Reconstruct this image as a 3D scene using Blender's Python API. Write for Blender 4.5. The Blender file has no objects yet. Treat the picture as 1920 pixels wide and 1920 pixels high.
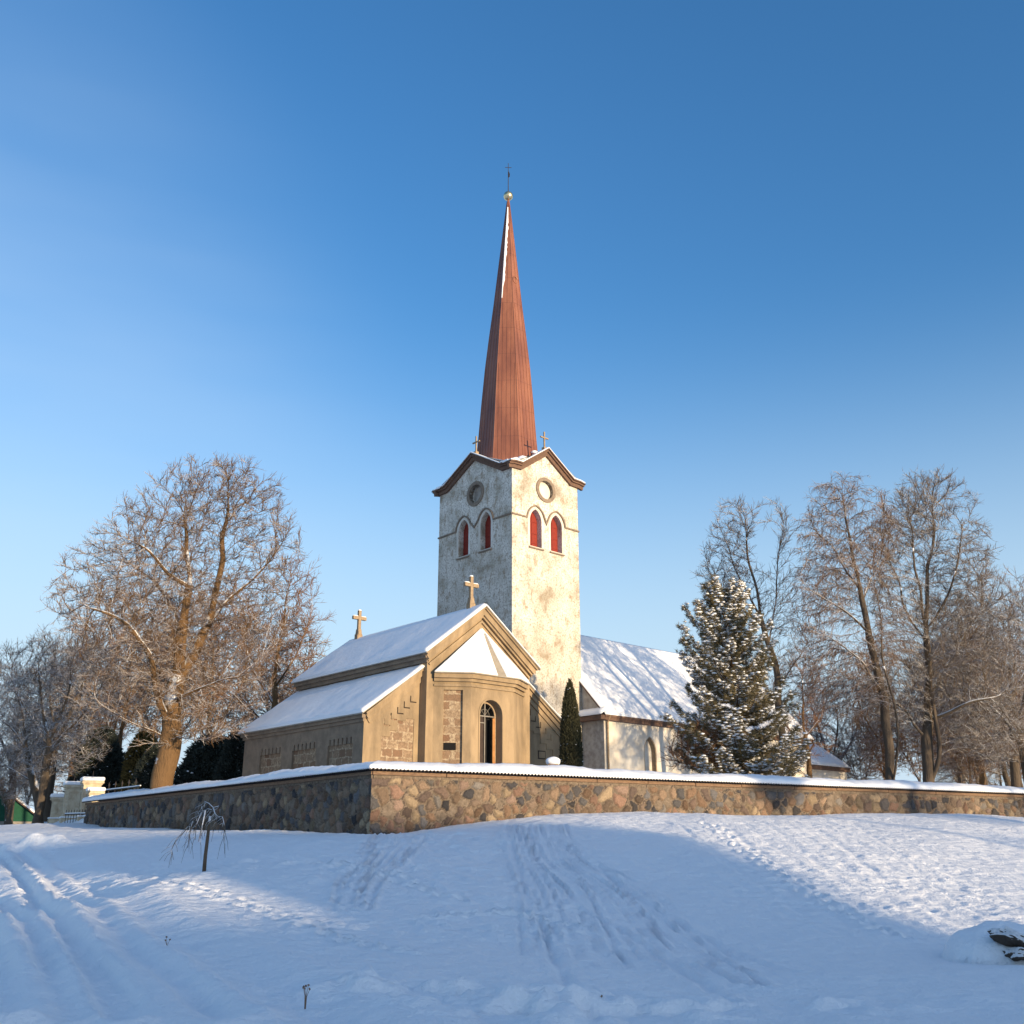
import bpy, bmesh, math, random
import numpy as np
from math import sin, cos, tan, atan, radians, pi, hypot, sqrt
from mathutils import Vector, Matrix, geometry, kdtree

S = bpy.context.scene
COL = S.collection
rng = np.random.default_rng(7)
random.seed(7)

# ------------------------------------------------------------------ camera, light
F = 1900.0; PITCH = atan(629.0/F); CZ = 1.6
cam = bpy.data.cameras.new('camera'); camo = bpy.data.objects.new('camera', cam); COL.objects.link(camo)
camo.location = (0, 0, CZ); camo.rotation_euler = (pi/2+PITCH, 0, 0)
cam.sensor_width = 36; cam.lens = 36*F/1920; cam.clip_start = 0.1; cam.clip_end = 8000
S.camera = camo

SUN_AZ = 44.0; SUN_EL = 5.0       # azimuth: degrees right of straight behind the camera
sd = Vector((sin(radians(SUN_AZ))*cos(radians(SUN_EL)), -cos(radians(SUN_AZ))*cos(radians(SUN_EL)), sin(radians(SUN_EL))))
sun = bpy.data.lights.new('sun', 'SUN'); suno = bpy.data.objects.new('sun', sun); COL.objects.link(suno)
sun.energy = 5.0; sun.angle = radians(0.6); sun.color = (1.0, 0.76, 0.47)
suno.rotation_euler = sd.to_track_quat('Z', 'Y').to_euler()

W = bpy.data.worlds.new('World'); S.world = W; W.use_nodes = True
nt = W.node_tree; nt.nodes.clear(); HZ = (3.5, 4.4, 5.2, 1)
wo = nt.nodes.new('ShaderNodeOutputWorld'); bg = nt.nodes.new('ShaderNodeBackground')
sky = nt.nodes.new('ShaderNodeTexSky'); sky.sky_type = 'NISHITA'; sky.sun_disc = False
sky.sun_elevation = radians(SUN_EL); sky.sun_rotation = radians(180-SUN_AZ)
sky.altitude = 50; sky.air_density = 1.0; sky.dust_density = 0.3; sky.ozone_density = 1.6
bg.inputs['Strength'].default_value = 0.13
nt.links.new(bg.outputs[0], wo.inputs[0])
hs = nt.nodes.new('ShaderNodeHueSaturation'); hs.inputs['Saturation'].default_value = 1.30; hs.inputs['Value'].default_value = 1.75
nt.links.new(sky.outputs[0], hs.inputs['Color'])
# white balance of the phone picture, and a thin veil of high cloud low on the left
wb = nt.nodes.new('ShaderNodeMix'); wb.data_type = 'RGBA'; wb.blend_type = 'MULTIPLY'; wb.inputs[0].default_value = 1; wb.inputs[7].default_value = (.785, .965, 1.25, 1)
nt.links.new(hs.outputs[0], wb.inputs[6])
tc = nt.nodes.new('ShaderNodeTexCoord'); sx_ = nt.nodes.new('ShaderNodeSeparateXYZ'); nt.links.new(tc.outputs['Generated'], sx_.inputs[0])
hz = nt.nodes.new('ShaderNodeMapRange'); nt.links.new(sx_.outputs[2], hz.inputs[0]); hz.interpolation_type = 'SMOOTHERSTEP'
for i_, v_ in ((1, .54), (2, -.02), (3, 0), (4, 1)): hz.inputs[i_].default_value = v_
hm = nt.nodes.new('ShaderNodeMix'); hm.data_type = 'RGBA'; nt.links.new(hz.outputs[0], hm.inputs[0]); nt.links.new(wb.outputs[2], hm.inputs[6]); hm.inputs[7].default_value = HZ
dp = nt.nodes.new('ShaderNodeVectorMath'); dp.operation = 'DOT_PRODUCT'; nt.links.new(tc.outputs['Generated'], dp.inputs[0]); dp.inputs[1].default_value = tuple(Vector((-.62, .76, .24)).normalized())
vr = nt.nodes.new('ShaderNodeMapRange'); vr.interpolation_type = 'SMOOTHERSTEP'; nt.links.new(dp.outputs['Value'], vr.inputs[0])
for i_, v_ in ((1, .80), (2, 1.0), (3, 0), (4, .42)): vr.inputs[i_].default_value = v_
mp = nt.nodes.new('ShaderNodeMapping'); mp.inputs['Scale'].default_value = (1, 1, 4.5); mp.inputs['Rotation'].default_value = (0, .25, 0); nt.links.new(tc.outputs['Generated'], mp.inputs[0])
cn = nt.nodes.new('ShaderNodeTexNoise'); cn.inputs['Scale'].default_value = 2.2; cn.inputs['Detail'].default_value = 3; nt.links.new(mp.outputs[0], cn.inputs['Vector'])
cm = nt.nodes.new('ShaderNodeMath'); cm.operation = 'MULTIPLY'; nt.links.new(vr.outputs[0], cm.inputs[0]); nt.links.new(cn.outputs['Fac'], cm.inputs[1])
vm = nt.nodes.new('ShaderNodeMix'); vm.data_type = 'RGBA'; nt.links.new(cm.outputs[0], vm.inputs[0]); nt.links.new(hm.outputs[2], vm.inputs[6]); vm.inputs[7].default_value = (3.6, 4.5, 5.4, 1)
# bright sky patch added round the unseen sun to raise the fill light
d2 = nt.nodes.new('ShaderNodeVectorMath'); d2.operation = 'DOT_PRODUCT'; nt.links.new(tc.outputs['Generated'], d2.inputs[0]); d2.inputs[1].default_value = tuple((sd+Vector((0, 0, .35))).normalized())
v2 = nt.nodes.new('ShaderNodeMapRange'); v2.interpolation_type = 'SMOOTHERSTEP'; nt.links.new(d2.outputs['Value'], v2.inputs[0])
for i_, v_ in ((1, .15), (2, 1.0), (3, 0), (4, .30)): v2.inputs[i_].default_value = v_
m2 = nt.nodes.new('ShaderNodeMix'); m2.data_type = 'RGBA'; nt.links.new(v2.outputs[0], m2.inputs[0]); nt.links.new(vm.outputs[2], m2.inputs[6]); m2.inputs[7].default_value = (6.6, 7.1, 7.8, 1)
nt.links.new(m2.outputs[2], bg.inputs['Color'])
S.view_settings.view_transform = 'Standard'; S.view_settings.look = 'None'
S.view_settings.gamma = 1.0; S.view_settings.exposure = 0.45
S.render.engine = 'CYCLES'

# ------------------------------------------------------------------ survey helpers (pixel of the photo -> place)
def ray(px, py):
    u = (px-960)/F; v = (960-py)/F
    return (u, cos(PITCH)-v*sin(PITCH), sin(PITCH)+v*cos(PITCH))
def at(px, py, Y):
    r = ray(px, py); k = Y/r[1]; return Vector((r[0]*k, Y, CZ+r[2]*k))

# ------------------------------------------------------------------ materials
def mat(name, col=(.5, .5, .5), rough=.7, metal=0.0):
    m = bpy.data.materials.new(name); m.use_nodes = True
    b = m.node_tree.nodes['Principled BSDF']
    b.inputs['Base Color'].default_value = (*col, 1); b.inputs['Roughness'].default_value = rough
    b.inputs['Metallic'].default_value = metal; b.inputs['Specular IOR Level'].default_value = .25
    return m, m.node_tree, b
def nd(t, typ, **k):
    n = t.nodes.new(typ)
    for a, v in k.items():
        if a in n.inputs: n.inputs[a].default_value = v
        else: setattr(n, a, v)
    return n
def coords(t, kind='Object'):
    return nd(t, 'ShaderNodeTexCoord').outputs[kind]
def noise(t, vec, scale, detail=4, rough=.55):
    n = nd(t, 'ShaderNodeTexNoise', Scale=scale, Detail=detail, Roughness=rough)
    t.links.new(vec, n.inputs['Vector']); return n.outputs['Fac']
def ramp(t, fac, stops):
    r = nd(t, 'ShaderNodeValToRGB'); e = r.color_ramp.elements
    while len(e) < len(stops): e.new(.5)
    for i, (p, c) in enumerate(stops):
        e[i].position = p; e[i].color = (*c, 1) if len(c) == 3 else c
    t.links.new(fac, r.inputs[0]); return r.outputs[0]
def mix(t, fac, a, b, mode='MIX'):
    m = nd(t, 'ShaderNodeMix', data_type='RGBA', blend_type=mode)
    for s, v in ((0, fac), (6, a), (7, b)):
        if isinstance(v, (float, int)): m.inputs[s].default_value = v
        elif isinstance(v, tuple): m.inputs[s].default_value = (*v, 1)
        else: t.links.new(v, m.inputs[s])
    return m.outputs[2]
def bump(t, b, h, strength=.5, dist=.02):
    n = nd(t, 'ShaderNodeBump', Strength=strength, Distance=dist)
    t.links.new(h, n.inputs['Height']); t.links.new(n.outputs[0], b.inputs['Normal'])
def mapping(t, vec, scale):
    m = nd(t, 'ShaderNodeMapping'); m.inputs['Scale'].default_value = scale
    t.links.new(vec, m.inputs[0]); return m.outputs[0]
def madd(t, a, ka, b, kb):
    x = nd(t, 'ShaderNodeMath', operation='MULTIPLY'); t.links.new(a, x.inputs[0]); x.inputs[1].default_value = ka
    y = nd(t, 'ShaderNodeMath', operation='MULTIPLY_ADD'); t.links.new(b, y.inputs[0]); y.inputs[1].default_value = kb
    t.links.new(x.outputs[0], y.inputs[2]); return y.outputs[0]

def snow_mat(name='snow', fine=30., dist=.02, strength=.5):
    m, t, b = mat(name, (.86, .88, .91), .55)
    c = coords(t)
    h = madd(t, noise(t, c, fine, 5, .65), .6, noise(t, c, fine*.18, 3, .5), 1.5)
    bump(t, b, h, strength, dist)
    return m
M_SNOW = snow_mat()
M_GROUND = snow_mat('ground_snow', 17., .07, .85)

def plaster_mat():
    m, t, b = mat('old_plaster', rough=.9)
    c = coords(t)
    big = noise(t, c, .55, 6, .62); mid = noise(t, mapping(t, c, (1, 1, .6)), 2.2, 6, .7); fine = noise(t, c, 8., 6, .8)
    base = ramp(t, big, [(.36, (.36, .32, .25)), (.44, (.56, .52, .44)), (.56, (.74, .70, .62))])
    base = mix(t, ramp(t, mid, [(.52, (0, 0, 0)), (.62, (.7, .7, .7))]), base, (.32, .235, .15))
    base = mix(t, ramp(t, fine, [(.50, (0, 0, 0)), (.60, (.9, .9, .9))]), base, (.24, .185, .135))
    streak = noise(t, mapping(t, c, (3., 3., .16)), 1.3, 4, .6)
    base = mix(t, ramp(t, streak, [(.60, (0, 0, 0)), (.74, (.45, .45, .45))]), base, (.27, .23, .18))
    # dampness and grime low on the tower, a stain that belongs to the wall
    sp = nd(t, 'ShaderNodeSeparateXYZ'); t.links.new(c, sp.inputs[0])
    mr = nd(t, 'ShaderNodeMapRange'); t.links.new(sp.outputs[2], mr.inputs[0])
    mr.inputs[1].default_value = 24; mr.inputs[2].default_value = 9; mr.inputs[3].default_value = 0; mr.inputs[4].default_value = .55
    g = nd(t, 'ShaderNodeMath', operation='MULTIPLY'); t.links.new(mr.outputs[0], g.inputs[0])
    t.links.new(ramp(t, noise(t, c, 1.1, 5, .7), [(.42, (0, 0, 0)), (.62, (1, 1, 1))]), g.inputs[1])
    base = mix(t, g.outputs[0], base, (.34, .29, .23))
    t.links.new(base, b.inputs['Base Color'])
    bump(t, b, madd(t, fine, .6, mid, 1.0), .8, .05)
    return m
M_PLASTER = plaster_mat()
def simple(name, c1, c2, scale=3., rough=.85, bd=.01, metal=0, stretch=(1, 1, 1), fine=25.):
    m, t, b = mat(name, c1, rough, metal)
    c = mapping(t, coords(t), stretch)
    t.links.new(mix(t, ramp(t, noise(t, c, scale, 6, .65), [(.38, (0, 0, 0)), (.64, (1, 1, 1))]), c1, c2), b.inputs['Base Color'])
    bump(t, b, noise(t, c, fine, 4, .6), .5, bd)
    return m
M_WHITE = simple('limewash', (.70, .67, .60), (.56, .51, .43), .8)
M_ROUGHCAST = simple('grey_render', (.46, .43, .38), (.30, .27, .24), 3.)
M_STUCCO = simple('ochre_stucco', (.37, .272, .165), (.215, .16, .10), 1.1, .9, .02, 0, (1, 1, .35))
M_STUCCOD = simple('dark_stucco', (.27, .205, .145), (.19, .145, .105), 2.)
M_TRIM = simple('brown_trim', (.175, .105, .072), (.12, .075, .056), 5.)
M_STONETRIM = simple('grey_trim', (.27, .21, .155), (.19, .15, .115), 5.)
M_RED = simple('red_shutter', (.27, .034, .020), (.19, .026, .018), 4., .6, .004, 0, (6, 6, 1))
M_WOOD = simple('weathered_wood', (.25, .16, .10), (.14, .09, .06), 6., .85, .01, 0, (1, 1, 6))
M_WOODSHADE = simple('door_and_groove_shade', (.055, .036, .03), (.035, .024, .02), 5., .6)
M_ORANGEWOOD = simple('varnished_wood', (.42, .20, .07), (.33, .15, .05), 5., .5)
M_IRON = simple('iron', (.035, .033, .035), (.05, .04, .035), 9., .6)
M_SHEET = simple('corrugated_sheet', (.10, .085, .075), (.07, .055, .05), 4., .7)
M_BLACK, _, _b = mat('dark_inside', (.008, .008, .009), .9)
M_CROSS = simple('cross_stone', (.36, .27, .17), (.25, .18, .12), 6.)
M_GOLD, _, _ = mat('gilded_ball', (.80, .62, .34), .28, 1.0)
M_PLATE, _, _ = mat('grey_plate', (.20, .19, .19), .6)
M_METAL = simple('bare_roof_metal', (.33, .29, .23), (.25, .22, .18), 3., .6)

def spire_mat():
    m, t, b = mat('copper_sheet', (.27, .10, .055), .33, .0)
    c = coords(t)
    n1 = noise(t, mapping(t, c, (1, 1, .25)), 1.2, 4, .6); n2 = noise(t, c, 14, 3, .5)
    base = ramp(t, n1, [(.35, (.17, .066, .042)), (.5, (.225, .088, .052)), (.66, (.28, .115, .066))])
    base = mix(t, ramp(t, n2, [(.55, (0, 0, 0)), (.75, (.35, .35, .35))]), base, (.16, .07, .05))
    sp = nd(t, 'ShaderNodeSeparateXYZ'); t.links.new(c, sp.inputs[0])
    w = nd(t, 'ShaderNodeMath', operation='PINGPONG'); t.links.new(sp.outputs[2], w.inputs[0]); w.inputs[1].default_value = 1.1
    base = mix(t, ramp(t, w.outputs[0], [(0., (.55, .55, .55)), (.03, (0, 0, 0))]), base, (.09, .04, .03))
    t.links.new(base, b.inputs['Base Color']); b.inputs['Specular IOR Level'].default_value = .35
    bump(t, b, n2, .25, .01)
    return m
M_SPIRE = spire_mat()

def ashlar_mat():
    m, t, b = mat('sandstone_blocks', rough=.9)
    c = coords(t)
    # lay the courses on whatever vertical plane the panel has: u = x + y
    sp = nd(t, 'ShaderNodeSeparateXYZ'); t.links.new(c, sp.inputs[0])
    ad = nd(t, 'ShaderNodeMath', operation='ADD'); t.links.new(sp.outputs[0], ad.inputs[0]); t.links.new(sp.outputs[1], ad.inputs[1])
    cb = nd(t, 'ShaderNodeCombineXYZ'); t.links.new(ad.outputs[0], cb.inputs[0]); t.links.new(sp.outputs[2], cb.inputs[1])
    wv = nd(t, 'ShaderNodeVectorMath', operation='ADD'); t.links.new(cb.outputs[0], wv.inputs[0])
    nz = nd(t, 'ShaderNodeTexNoise', Scale=3., Detail=2.); t.links.new(c, nz.inputs['Vector'])
    sc = nd(t, 'ShaderNodeVectorMath', operation='SCALE'); t.links.new(nz.outputs['Color'], sc.inputs[0]); sc.inputs['Scale'].default_value = .16
    t.links.new(sc.outputs[0], wv.inputs[1])
    br = nd(t, 'ShaderNodeTexBrick', Scale=1.0); t.links.new(wv.outputs[0], br.inputs['Vector'])
    br.inputs['Brick Width'].default_value = .55; br.inputs['Row Height'].default_value = .36; br.inputs['Mortar Size'].default_value = .035
    br.inputs['Color1'].default_value = (.20, .11, .065, 1); br.inputs['Color2'].default_value = (.37, .28, .185, 1)
    br.inputs['Mortar'].default_value = (.44, .35, .24, 1); br.inputs['Mortar Smooth'].default_value = .3
    base = mix(t, ramp(t, noise(t, c, 9, 5, .7), [(.4, (0, 0, 0)), (.62, (.85, .85, .85))]), br.outputs['Color'], (.17, .115, .075))
    t.links.new(base, b.inputs['Base Color'])
    bump(t, b, noise(t, c, 14, 5, .7), .8, .04)
    return m
M_ASHLAR = ashlar_mat()

def attr_mat(name, rough=.85):
    m, t, b = mat(name, rough=rough)
    a = nd(t, 'ShaderNodeVertexColor'); a.layer_name = 'Col'
    c = coords(t); n = noise(t, c, 16, 5, .7)
    t.links.new(mix(t, .55, a.outputs[0], ramp(t, n, [(.3, (.35, .35, .35)), (.7, (1.3, 1.3, 1.3))]), 'MULTIPLY'), b.inputs['Base Color'])
    bump(t, b, n, .7, .03)
    return m
M_FIELD = attr_mat('fieldstone')

def bark_mat(name, c1, c2, snow=.45, bias=.35, sc=3.):
    m, t, b = mat(name, rough=.9)
    c = coords(t)
    base = mix(t, noise(t, c, sc, 4, .6), c1, c2)
    g = nd(t, 'ShaderNodeNewGeometry'); sp = nd(t, 'ShaderNodeSeparateXYZ'); t.links.new(g.outputs['Normal'], sp.inputs[0])
    f = madd(t, noise(t, c, 1.7, 3, .6), .9, sp.outputs[2], 1.0)
    fac = ramp(t, f, [(bias+.45, (0, 0, 0)), (bias+.55, (snow, snow, snow))])
    base = mix(t, fac, base, (.84, .86, .89))
    t.links.new(base, b.inputs['Base Color']); b.inputs['Specular IOR Level'].default_value = .1
    if sc > 2.: bump(t, b, noise(t, mapping(t, c, (4, 4, .9)), 2.5, 5, .7), 1., .14)
    return m
M_BARK = bark_mat('bark_brown', (.13, .080, .043), (.24, .145, .07), 1., .22)
M_TWIG = bark_mat('twigs_brown', (.14, .085, .045), (.20, .12, .06), .8, .47, 1.)
M_TWIGR = bark_mat('twigs_red', (.20, .11, .065), (.27, .155, .09), .8, .56, 1.)
M_TWIGB = bark_mat('twigs_birch', (.17, .10, .055), (.22, .135, .075), .7, .52, 1.)
M_BARKD = bark_mat('bark_grey', (.085, .07, .055), (.15, .115, .085), 1., .27)
M_TWIGD = bark_mat('twigs_grey', (.12, .09, .065), (.17, .13, .095), .85, .40, 1.)
M_SNOWROCK = bark_mat('snowy_rock', (.075, .06, .05), (.13, .105, .085), 1., .02)
def needle_mat(name, c1, c2, snow=0, bias=.3):
    m, t, b = mat(name, rough=.8)
    c = coords(t); base = mix(t, noise(t, c, 2.5, 4, .7), c1, c2)
    if snow:
        g = nd(t, 'ShaderNodeNewGeometry')
        sp = nd(t, 'ShaderNodeSeparateXYZ'); t.links.new(g.outputs['True Normal'], sp.inputs[0])
        ab = nd(t, 'ShaderNodeMath', operation='ABSOLUTE'); t.links.new(sp.outputs[2], ab.inputs[0])
        f = madd(t, noise(t, c, 5, 3, .7), .9, ab.outputs[0], 1.)
        base = mix(t, ramp(t, f, [(bias+.5, (0, 0, 0)), (bias+.6, (snow,)*3)]), base, (.84, .86, .89))
    t.links.new(base, b.inputs['Base Color']); b.inputs['Specular IOR Level'].default_value = .15
    return m
M_PINE = needle_mat('pine_needles', (.125, .105, .055), (.21, .17, .09))
M_THUJA = needle_mat('thuja_scales', (.035, .038, .022), (.065, .06, .032), .6, .66)
M_SPRUCE = needle_mat('spruce_needles', (.030, .042, .038), (.055, .065, .055), .6, .62)
M_THUJALIT = needle_mat('sunlit_thuja_scales', (.12, .09, .03), (.17, .12, .04), .5, .8)  # warm sunlight is put into the scale colour of this thuja
M_GREEN = simple('green_boards', (.015, .085, .05), (.012, .065, .04), 4.)
M_BROWNB = simple('brown_boards', (.14, .10, .08), (.10, .07, .055), 4.)
M_GREYB = simple('grey_boards', (.28, .26, .23), (.2, .18, .16), 4.)
M_ROCK = simple('dark_rock', (.06, .048, .04), (.12, .10, .08), 8., .9, .03)

# ------------------------------------------------------------------ object helpers
def thing(name, label, cat, loc=(0, 0, 0), rotz=0, group=None):
    o = bpy.data.objects.new(name, None); COL.objects.link(o)
    o.location = loc; o.rotation_euler = (0, 0, rotz); tag(o, label, cat, group); o.empty_display_size = .2
    return o
def tag(o, label=None, cat=None, group=None, kind=None):
    if label: o['label'] = label
    if cat: o['category'] = cat
    if group: o['group'] = group
    if kind: o['kind'] = kind
    return o
def link(name, me, material, parent=None):
    o = bpy.data.objects.new(name, me); COL.objects.link(o)
    if material:
        me.materials.append(material)
    if parent: o.parent = parent
    return o
def np_mesh(name, V, Q, smooth=True):
    """V (n,3); Q (m,k) faces all with k corners"""
    me = bpy.data.meshes.new(name)
    V = np.asarray(V, np.float32); Q = np.asarray(Q, np.int32); k = Q.shape[1]
    me.vertices.add(len(V)); me.vertices.foreach_set('co', V.ravel())
    me.loops.add(Q.size); me.loops.foreach_set('vertex_index', Q.ravel())
    me.polygons.add(len(Q)); me.polygons.foreach_set('loop_start', np.arange(0, Q.size, k, dtype=np.int32))
    me.polygons.foreach_set('loop_total', np.full(len(Q), k, np.int32))
    if smooth: me.polygons.foreach_set('use_smooth', np.ones(len(Q), bool))
    me.update(calc_edges=True)
    return me

class Pl:
    """a vertical drawing plane: u along it, w up, d into the wall"""
    def __init__(s, ox, oy, ex, ey, nx, ny): s.v = (ox, oy, ex, ey, nx, ny)
    def __call__(s, u, w, d=0.0):
        ox, oy, ex, ey, nx, ny = s.v
        return (ox+ex*u+nx*d, oy+ey*u+ny*d, w)
FRONT = Pl(0, 0, 1, 0, 0, 1)          # facing -y
SIDE = Pl(0, 0, 0, 1, 1, 0)           # facing -x
class MB:
    def __init__(s): s.v = []; s.f = []
    def add(s, vs, fs):
        n = len(s.v); s.v += [tuple(p) for p in vs]; s.f += [tuple(i+n for i in f) for f in fs]
    def box(s, x0, x1, y0, y1, z0, z1):
        s.add([(x0, y0, z0), (x1, y0, z0), (x1, y1, z0), (x0, y1, z0), (x0, y0, z1), (x1, y0, z1), (x1, y1, z1), (x0, y1, z1)],
              [(3, 2, 1, 0), (4, 5, 6, 7), (0, 1, 5, 4), (1, 2, 6, 5), (2, 3, 7, 6), (3, 0, 4, 7)])
    def pbox(s, pl, u0, u1, w0, w1, d0, d1):
        s.prism(pl, [(u0, w0), (u1, w0), (u1, w1), (u0, w1)], d0, d1)
    def prism(s, pl, poly, d0, d1):
        n = len(poly)
        s.add([pl(u, w, d0) for u, w in poly]+[pl(u, w, d1) for u, w in poly],
              [tuple(range(n)), tuple(range(2*n-1, n-1, -1))]+[(i, i+n, (i+1) % n+n, (i+1) % n) for i in range(n)])
    def holed(s, pl, outer, holes, d0, d1, sides=True):
        """front sheet with openings, reveals running back to d1, outer sides too"""
        loops = [outer]+holes
        tri = geometry.tessellate_polygon([[Vector((u, w, 0)) for u, w in l] for l in loops])
        pts = [p for l in loops for p in l]
        s.add([pl(u, w, d0) for u, w in pts], tri)
        for k, l in enumerate(loops):
            if k == 0 and not sides: continue
            n = len(l)
            s.add([pl(u, w, d0) for u, w in l]+[pl(u, w, d1) for u, w in l], [(i, (i+1) % n, (i+1) % n+n, i+n) for i in range(n)])
    def band(s, pl, path, lo, hi, d0, d1):
        """moulding following path in the plane, from offset lo to hi (left of travel positive), depth d0..d1"""
        n = len(path); offs = []
        for i, (u, w) in enumerate(path):
            ns = []
            for a, b in ((i-1, i), (i, i+1)):
                if a < 0 or b >= n: continue
                dx = path[b][0]-path[a][0]; dz = path[b][1]-path[a][1]; l = hypot(dx, dz) or 1
                ns.append((-dz/l, dx/l))
            if len(ns) == 1: m = ns[0]
            else:
                sx, sz = ns[0][0]+ns[1][0], ns[0][1]+ns[1][1]; l = max(.35, (sx*sx+sz*sz)/2); m = (sx/l, sz/l)
            offs.append(m)
        V = []
        for (u, w), (a, b) in zip(path, offs):
            for o, d in ((lo, d0), (hi, d0), (hi, d1), (lo, d1)): V.append(pl(u+a*o, w+b*o, d))
        Fc = []
        for i in range(n-1):
            for j in range(4):
                Fc.append((4*i+j, 4*i+(j+1) % 4, 4*i+4+(j+1) % 4, 4*i+4+j))
        Fc += [(0, 3, 2, 1), tuple(4*(n-1)+j for j in range(4))]
        s.add(V, Fc)
    def tube(s, pts, radii, n=6):
        V = []; Fc = []; up = Vector((0, 0, 1)); prev = None
        P = [Vector(p) for p in pts]
        for i, p in enumerate(P):
            d = (P[min(i+1, len(P)-1)]-P[max(i-1, 0)]).normalized()
            a = (prev if prev is not None else (up if abs(d.z) < .9 else Vector((1, 0, 0))))
            a = (a-d*a.dot(d)).normalized(); b = d.cross(a); prev = a
            r = radii[i] if hasattr(radii, '__len__') else radii
            for k in range(n):
                t = 2*pi*k/n; V.append(p+(a*cos(t)+b*sin(t))*r)
        for i in range(len(P)-1):
            for k in range(n): Fc.append((i*n+k, i*n+(k+1) % n, (i+1)*n+(k+1) % n, (i+1)*n+k))
        Fc += [tuple(range(n-1, -1, -1)), tuple((len(P)-1)*n+k for k in range(n))]
        s.add(V, Fc)
    def blob(s, c, r, seed=0, amp=.2, sub=2):
        bm = bmesh.new(); bmesh.ops.create_icosphere(bm, subdivisions=sub, radius=1)
        rr = random.Random(seed); ph = [rr.uniform(0, 6) for _ in range(6)]
        vs = []
        for v in bm.verts:
            p = v.co; k = 1+amp*(sin(p.x*3+ph[0])*sin(p.y*3+ph[1])+.6*sin(p.z*4+ph[2]+p.x*3))
            vs.append((c[0]+p.x*r[0]*k, c[1]+p.y*r[1]*k, c[2]+p.z*r[2]*k))
        s.add(vs, [tuple(v.index for v in f.verts) for f in bm.faces]); bm.free()
    def build(s, name, material, parent=None, smooth=False, bevel=0, fix=True):
        me = bpy.data.meshes.new(name); me.from_pydata(s.v, [], s.f); me.update()
        if fix:
            bm = bmesh.new(); bm.from_mesh(me); bmesh.ops.recalc_face_normals(bm, faces=bm.faces); bm.to_mesh(me); bm.free()
        if smooth:
            for p in me.polygons: p.use_smooth = True
        o = link(name, me, material, parent)
        if bevel:
            b = o.modifiers.new('bevel', 'BEVEL'); b.width = bevel; b.segments = 3; b.limit_method = 'ANGLE'
        return o
def pointed(cx, hw, z0, zs, zt, n=8, closed=True):
    h = zt-zs; R = (hw*hw+h*h)/(2*hw); a = math.asin(min(1, h/R)) if R > hw-1e-6 else pi/2
    if h > R: R = h
    L = [(cx-hw+R-R*cos(a*i/n), zs+R*sin(a*i/n)) for i in range(n+1)]
    Rr = [(2*cx-x, z) for x, z in reversed(L[:-1])]
    p = L+Rr
    return ([(cx-hw, z0)]+p+[(cx+hw, z0)])[::-1] if closed else p
def circle(cx, cz, r, n=36): return [(cx+r*cos(2*pi*i/n), cz+r*sin(2*pi*i/n)) for i in range(n)]

# ------------------------------------------------------------------ noise fields
_lat = rng.random((256, 256))
def vnoise(x, y):
    xi = np.floor(x).astype(int); yi = np.floor(y).astype(int); fx = x-xi; fy = y-yi
    fx = fx*fx*(3-2*fx); fy = fy*fy*(3-2*fy); a = _lat
    g = lambda i, j: a[(xi+i) & 255, (yi+j) & 255]
    return (g(0, 0)*(1-fx)+g(1, 0)*fx)*(1-fy)+(g(0, 1)*(1-fx)+g(1, 1)*fx)*fy-.5
def fbm(x, y, o=4, p=.5):
    r = 0; a = 1
    for i in range(o): r = r+a*vnoise(x*2**i+17*i, y*2**i+31*i); a *= p
    return r
def smooth(t): t = np.clip(t, 0, 1); return t*t*(3-2*t)

# ------------------------------------------------------------------ terrain
CORNER = np.array([-4.52, 34.0])
aR = radians(29.0); aL = radians(37.6)
dR = np.array([cos(aR), sin(aR)]); nR = np.array([sin(aR), -cos(aR)])       # along / outwards, right wing
dL = np.array([-sin(aL), cos(aL)]); nL = np.array([-cos(aL), -sin(aL)])     # along / outwards, left wing
RX = [-5, 0, 3.1, 6, 10.6, 13.9, 17, 21.6, 26.5, 30, 32.7, 45, 80]; RZ = [1.9, 1.95, 2.31, 2.63, 2.84, 2.81, 2.79, 2.92, 2.99, 2.93, 2.75, 2.4, 2.2]
LX = [-5, 0, 3.5, 7.8, 13.6, 19.4, 27.5, 31.5, 36, 60]; LZ = [1.9, 1.96, 2.09, 2.2, 2.27, 2.42, 2.62, 2.86, 2.9, 2.2]
def base_h(X, Y, detail=False):
    X = np.asarray(X, float); Y = np.asarray(Y, float)
    px = X-CORNER[0]; py = Y-CORNER[1]
    uR = px*dR[0]+py*dR[1]; oR = px*nR[0]+py*nR[1]
    uL = px*dL[0]+py*dL[1]; oL = px*nL[0]+py*nL[1]
    out = np.maximum(oR, oL)                        # >0 outside the wall
    wR = smooth((oR-oL)/6+.5)
    zb = np.interp(uR, RX, RZ)*wR+np.interp(uL, LX, LZ)*(1-wR)
    fg = 2.2*smooth((Y-17)/46)*smooth((-X+4)/16)+.02*np.clip(Y-10, 0, 60)*0
    fg = fg-.25*smooth((Y-14)/8)*smooth((X+12)/14)*(1-smooth((Y-30)/25))
    Wd = 19.5*wR+15.*(1-wR)
    t = np.clip((out-.8)/Wd, 0, 1)
    prof = 1-smooth(t)*.55-.45*t
    h = fg+(np.maximum(zb, fg)-fg)*prof
    ins = smooth((-out-.1)/.6)
    h = h*(1-ins)+3.25*ins
    far = smooth((np.hypot(X, Y)-75)/60)
    h = h*(1-far)+.4*far
    return h
def place(px, py):
    """where the sight line of a photo pixel meets the snow"""
    r = ray(px, py); lo = None
    for k in np.arange(6, 90, .08):
        if CZ+r[2]*k < float(base_h(r[0]*k, r[1]*k)): lo = k; break
    if lo is None: lo = 60
    return np.array([r[0]*lo, r[1]*lo])
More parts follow.
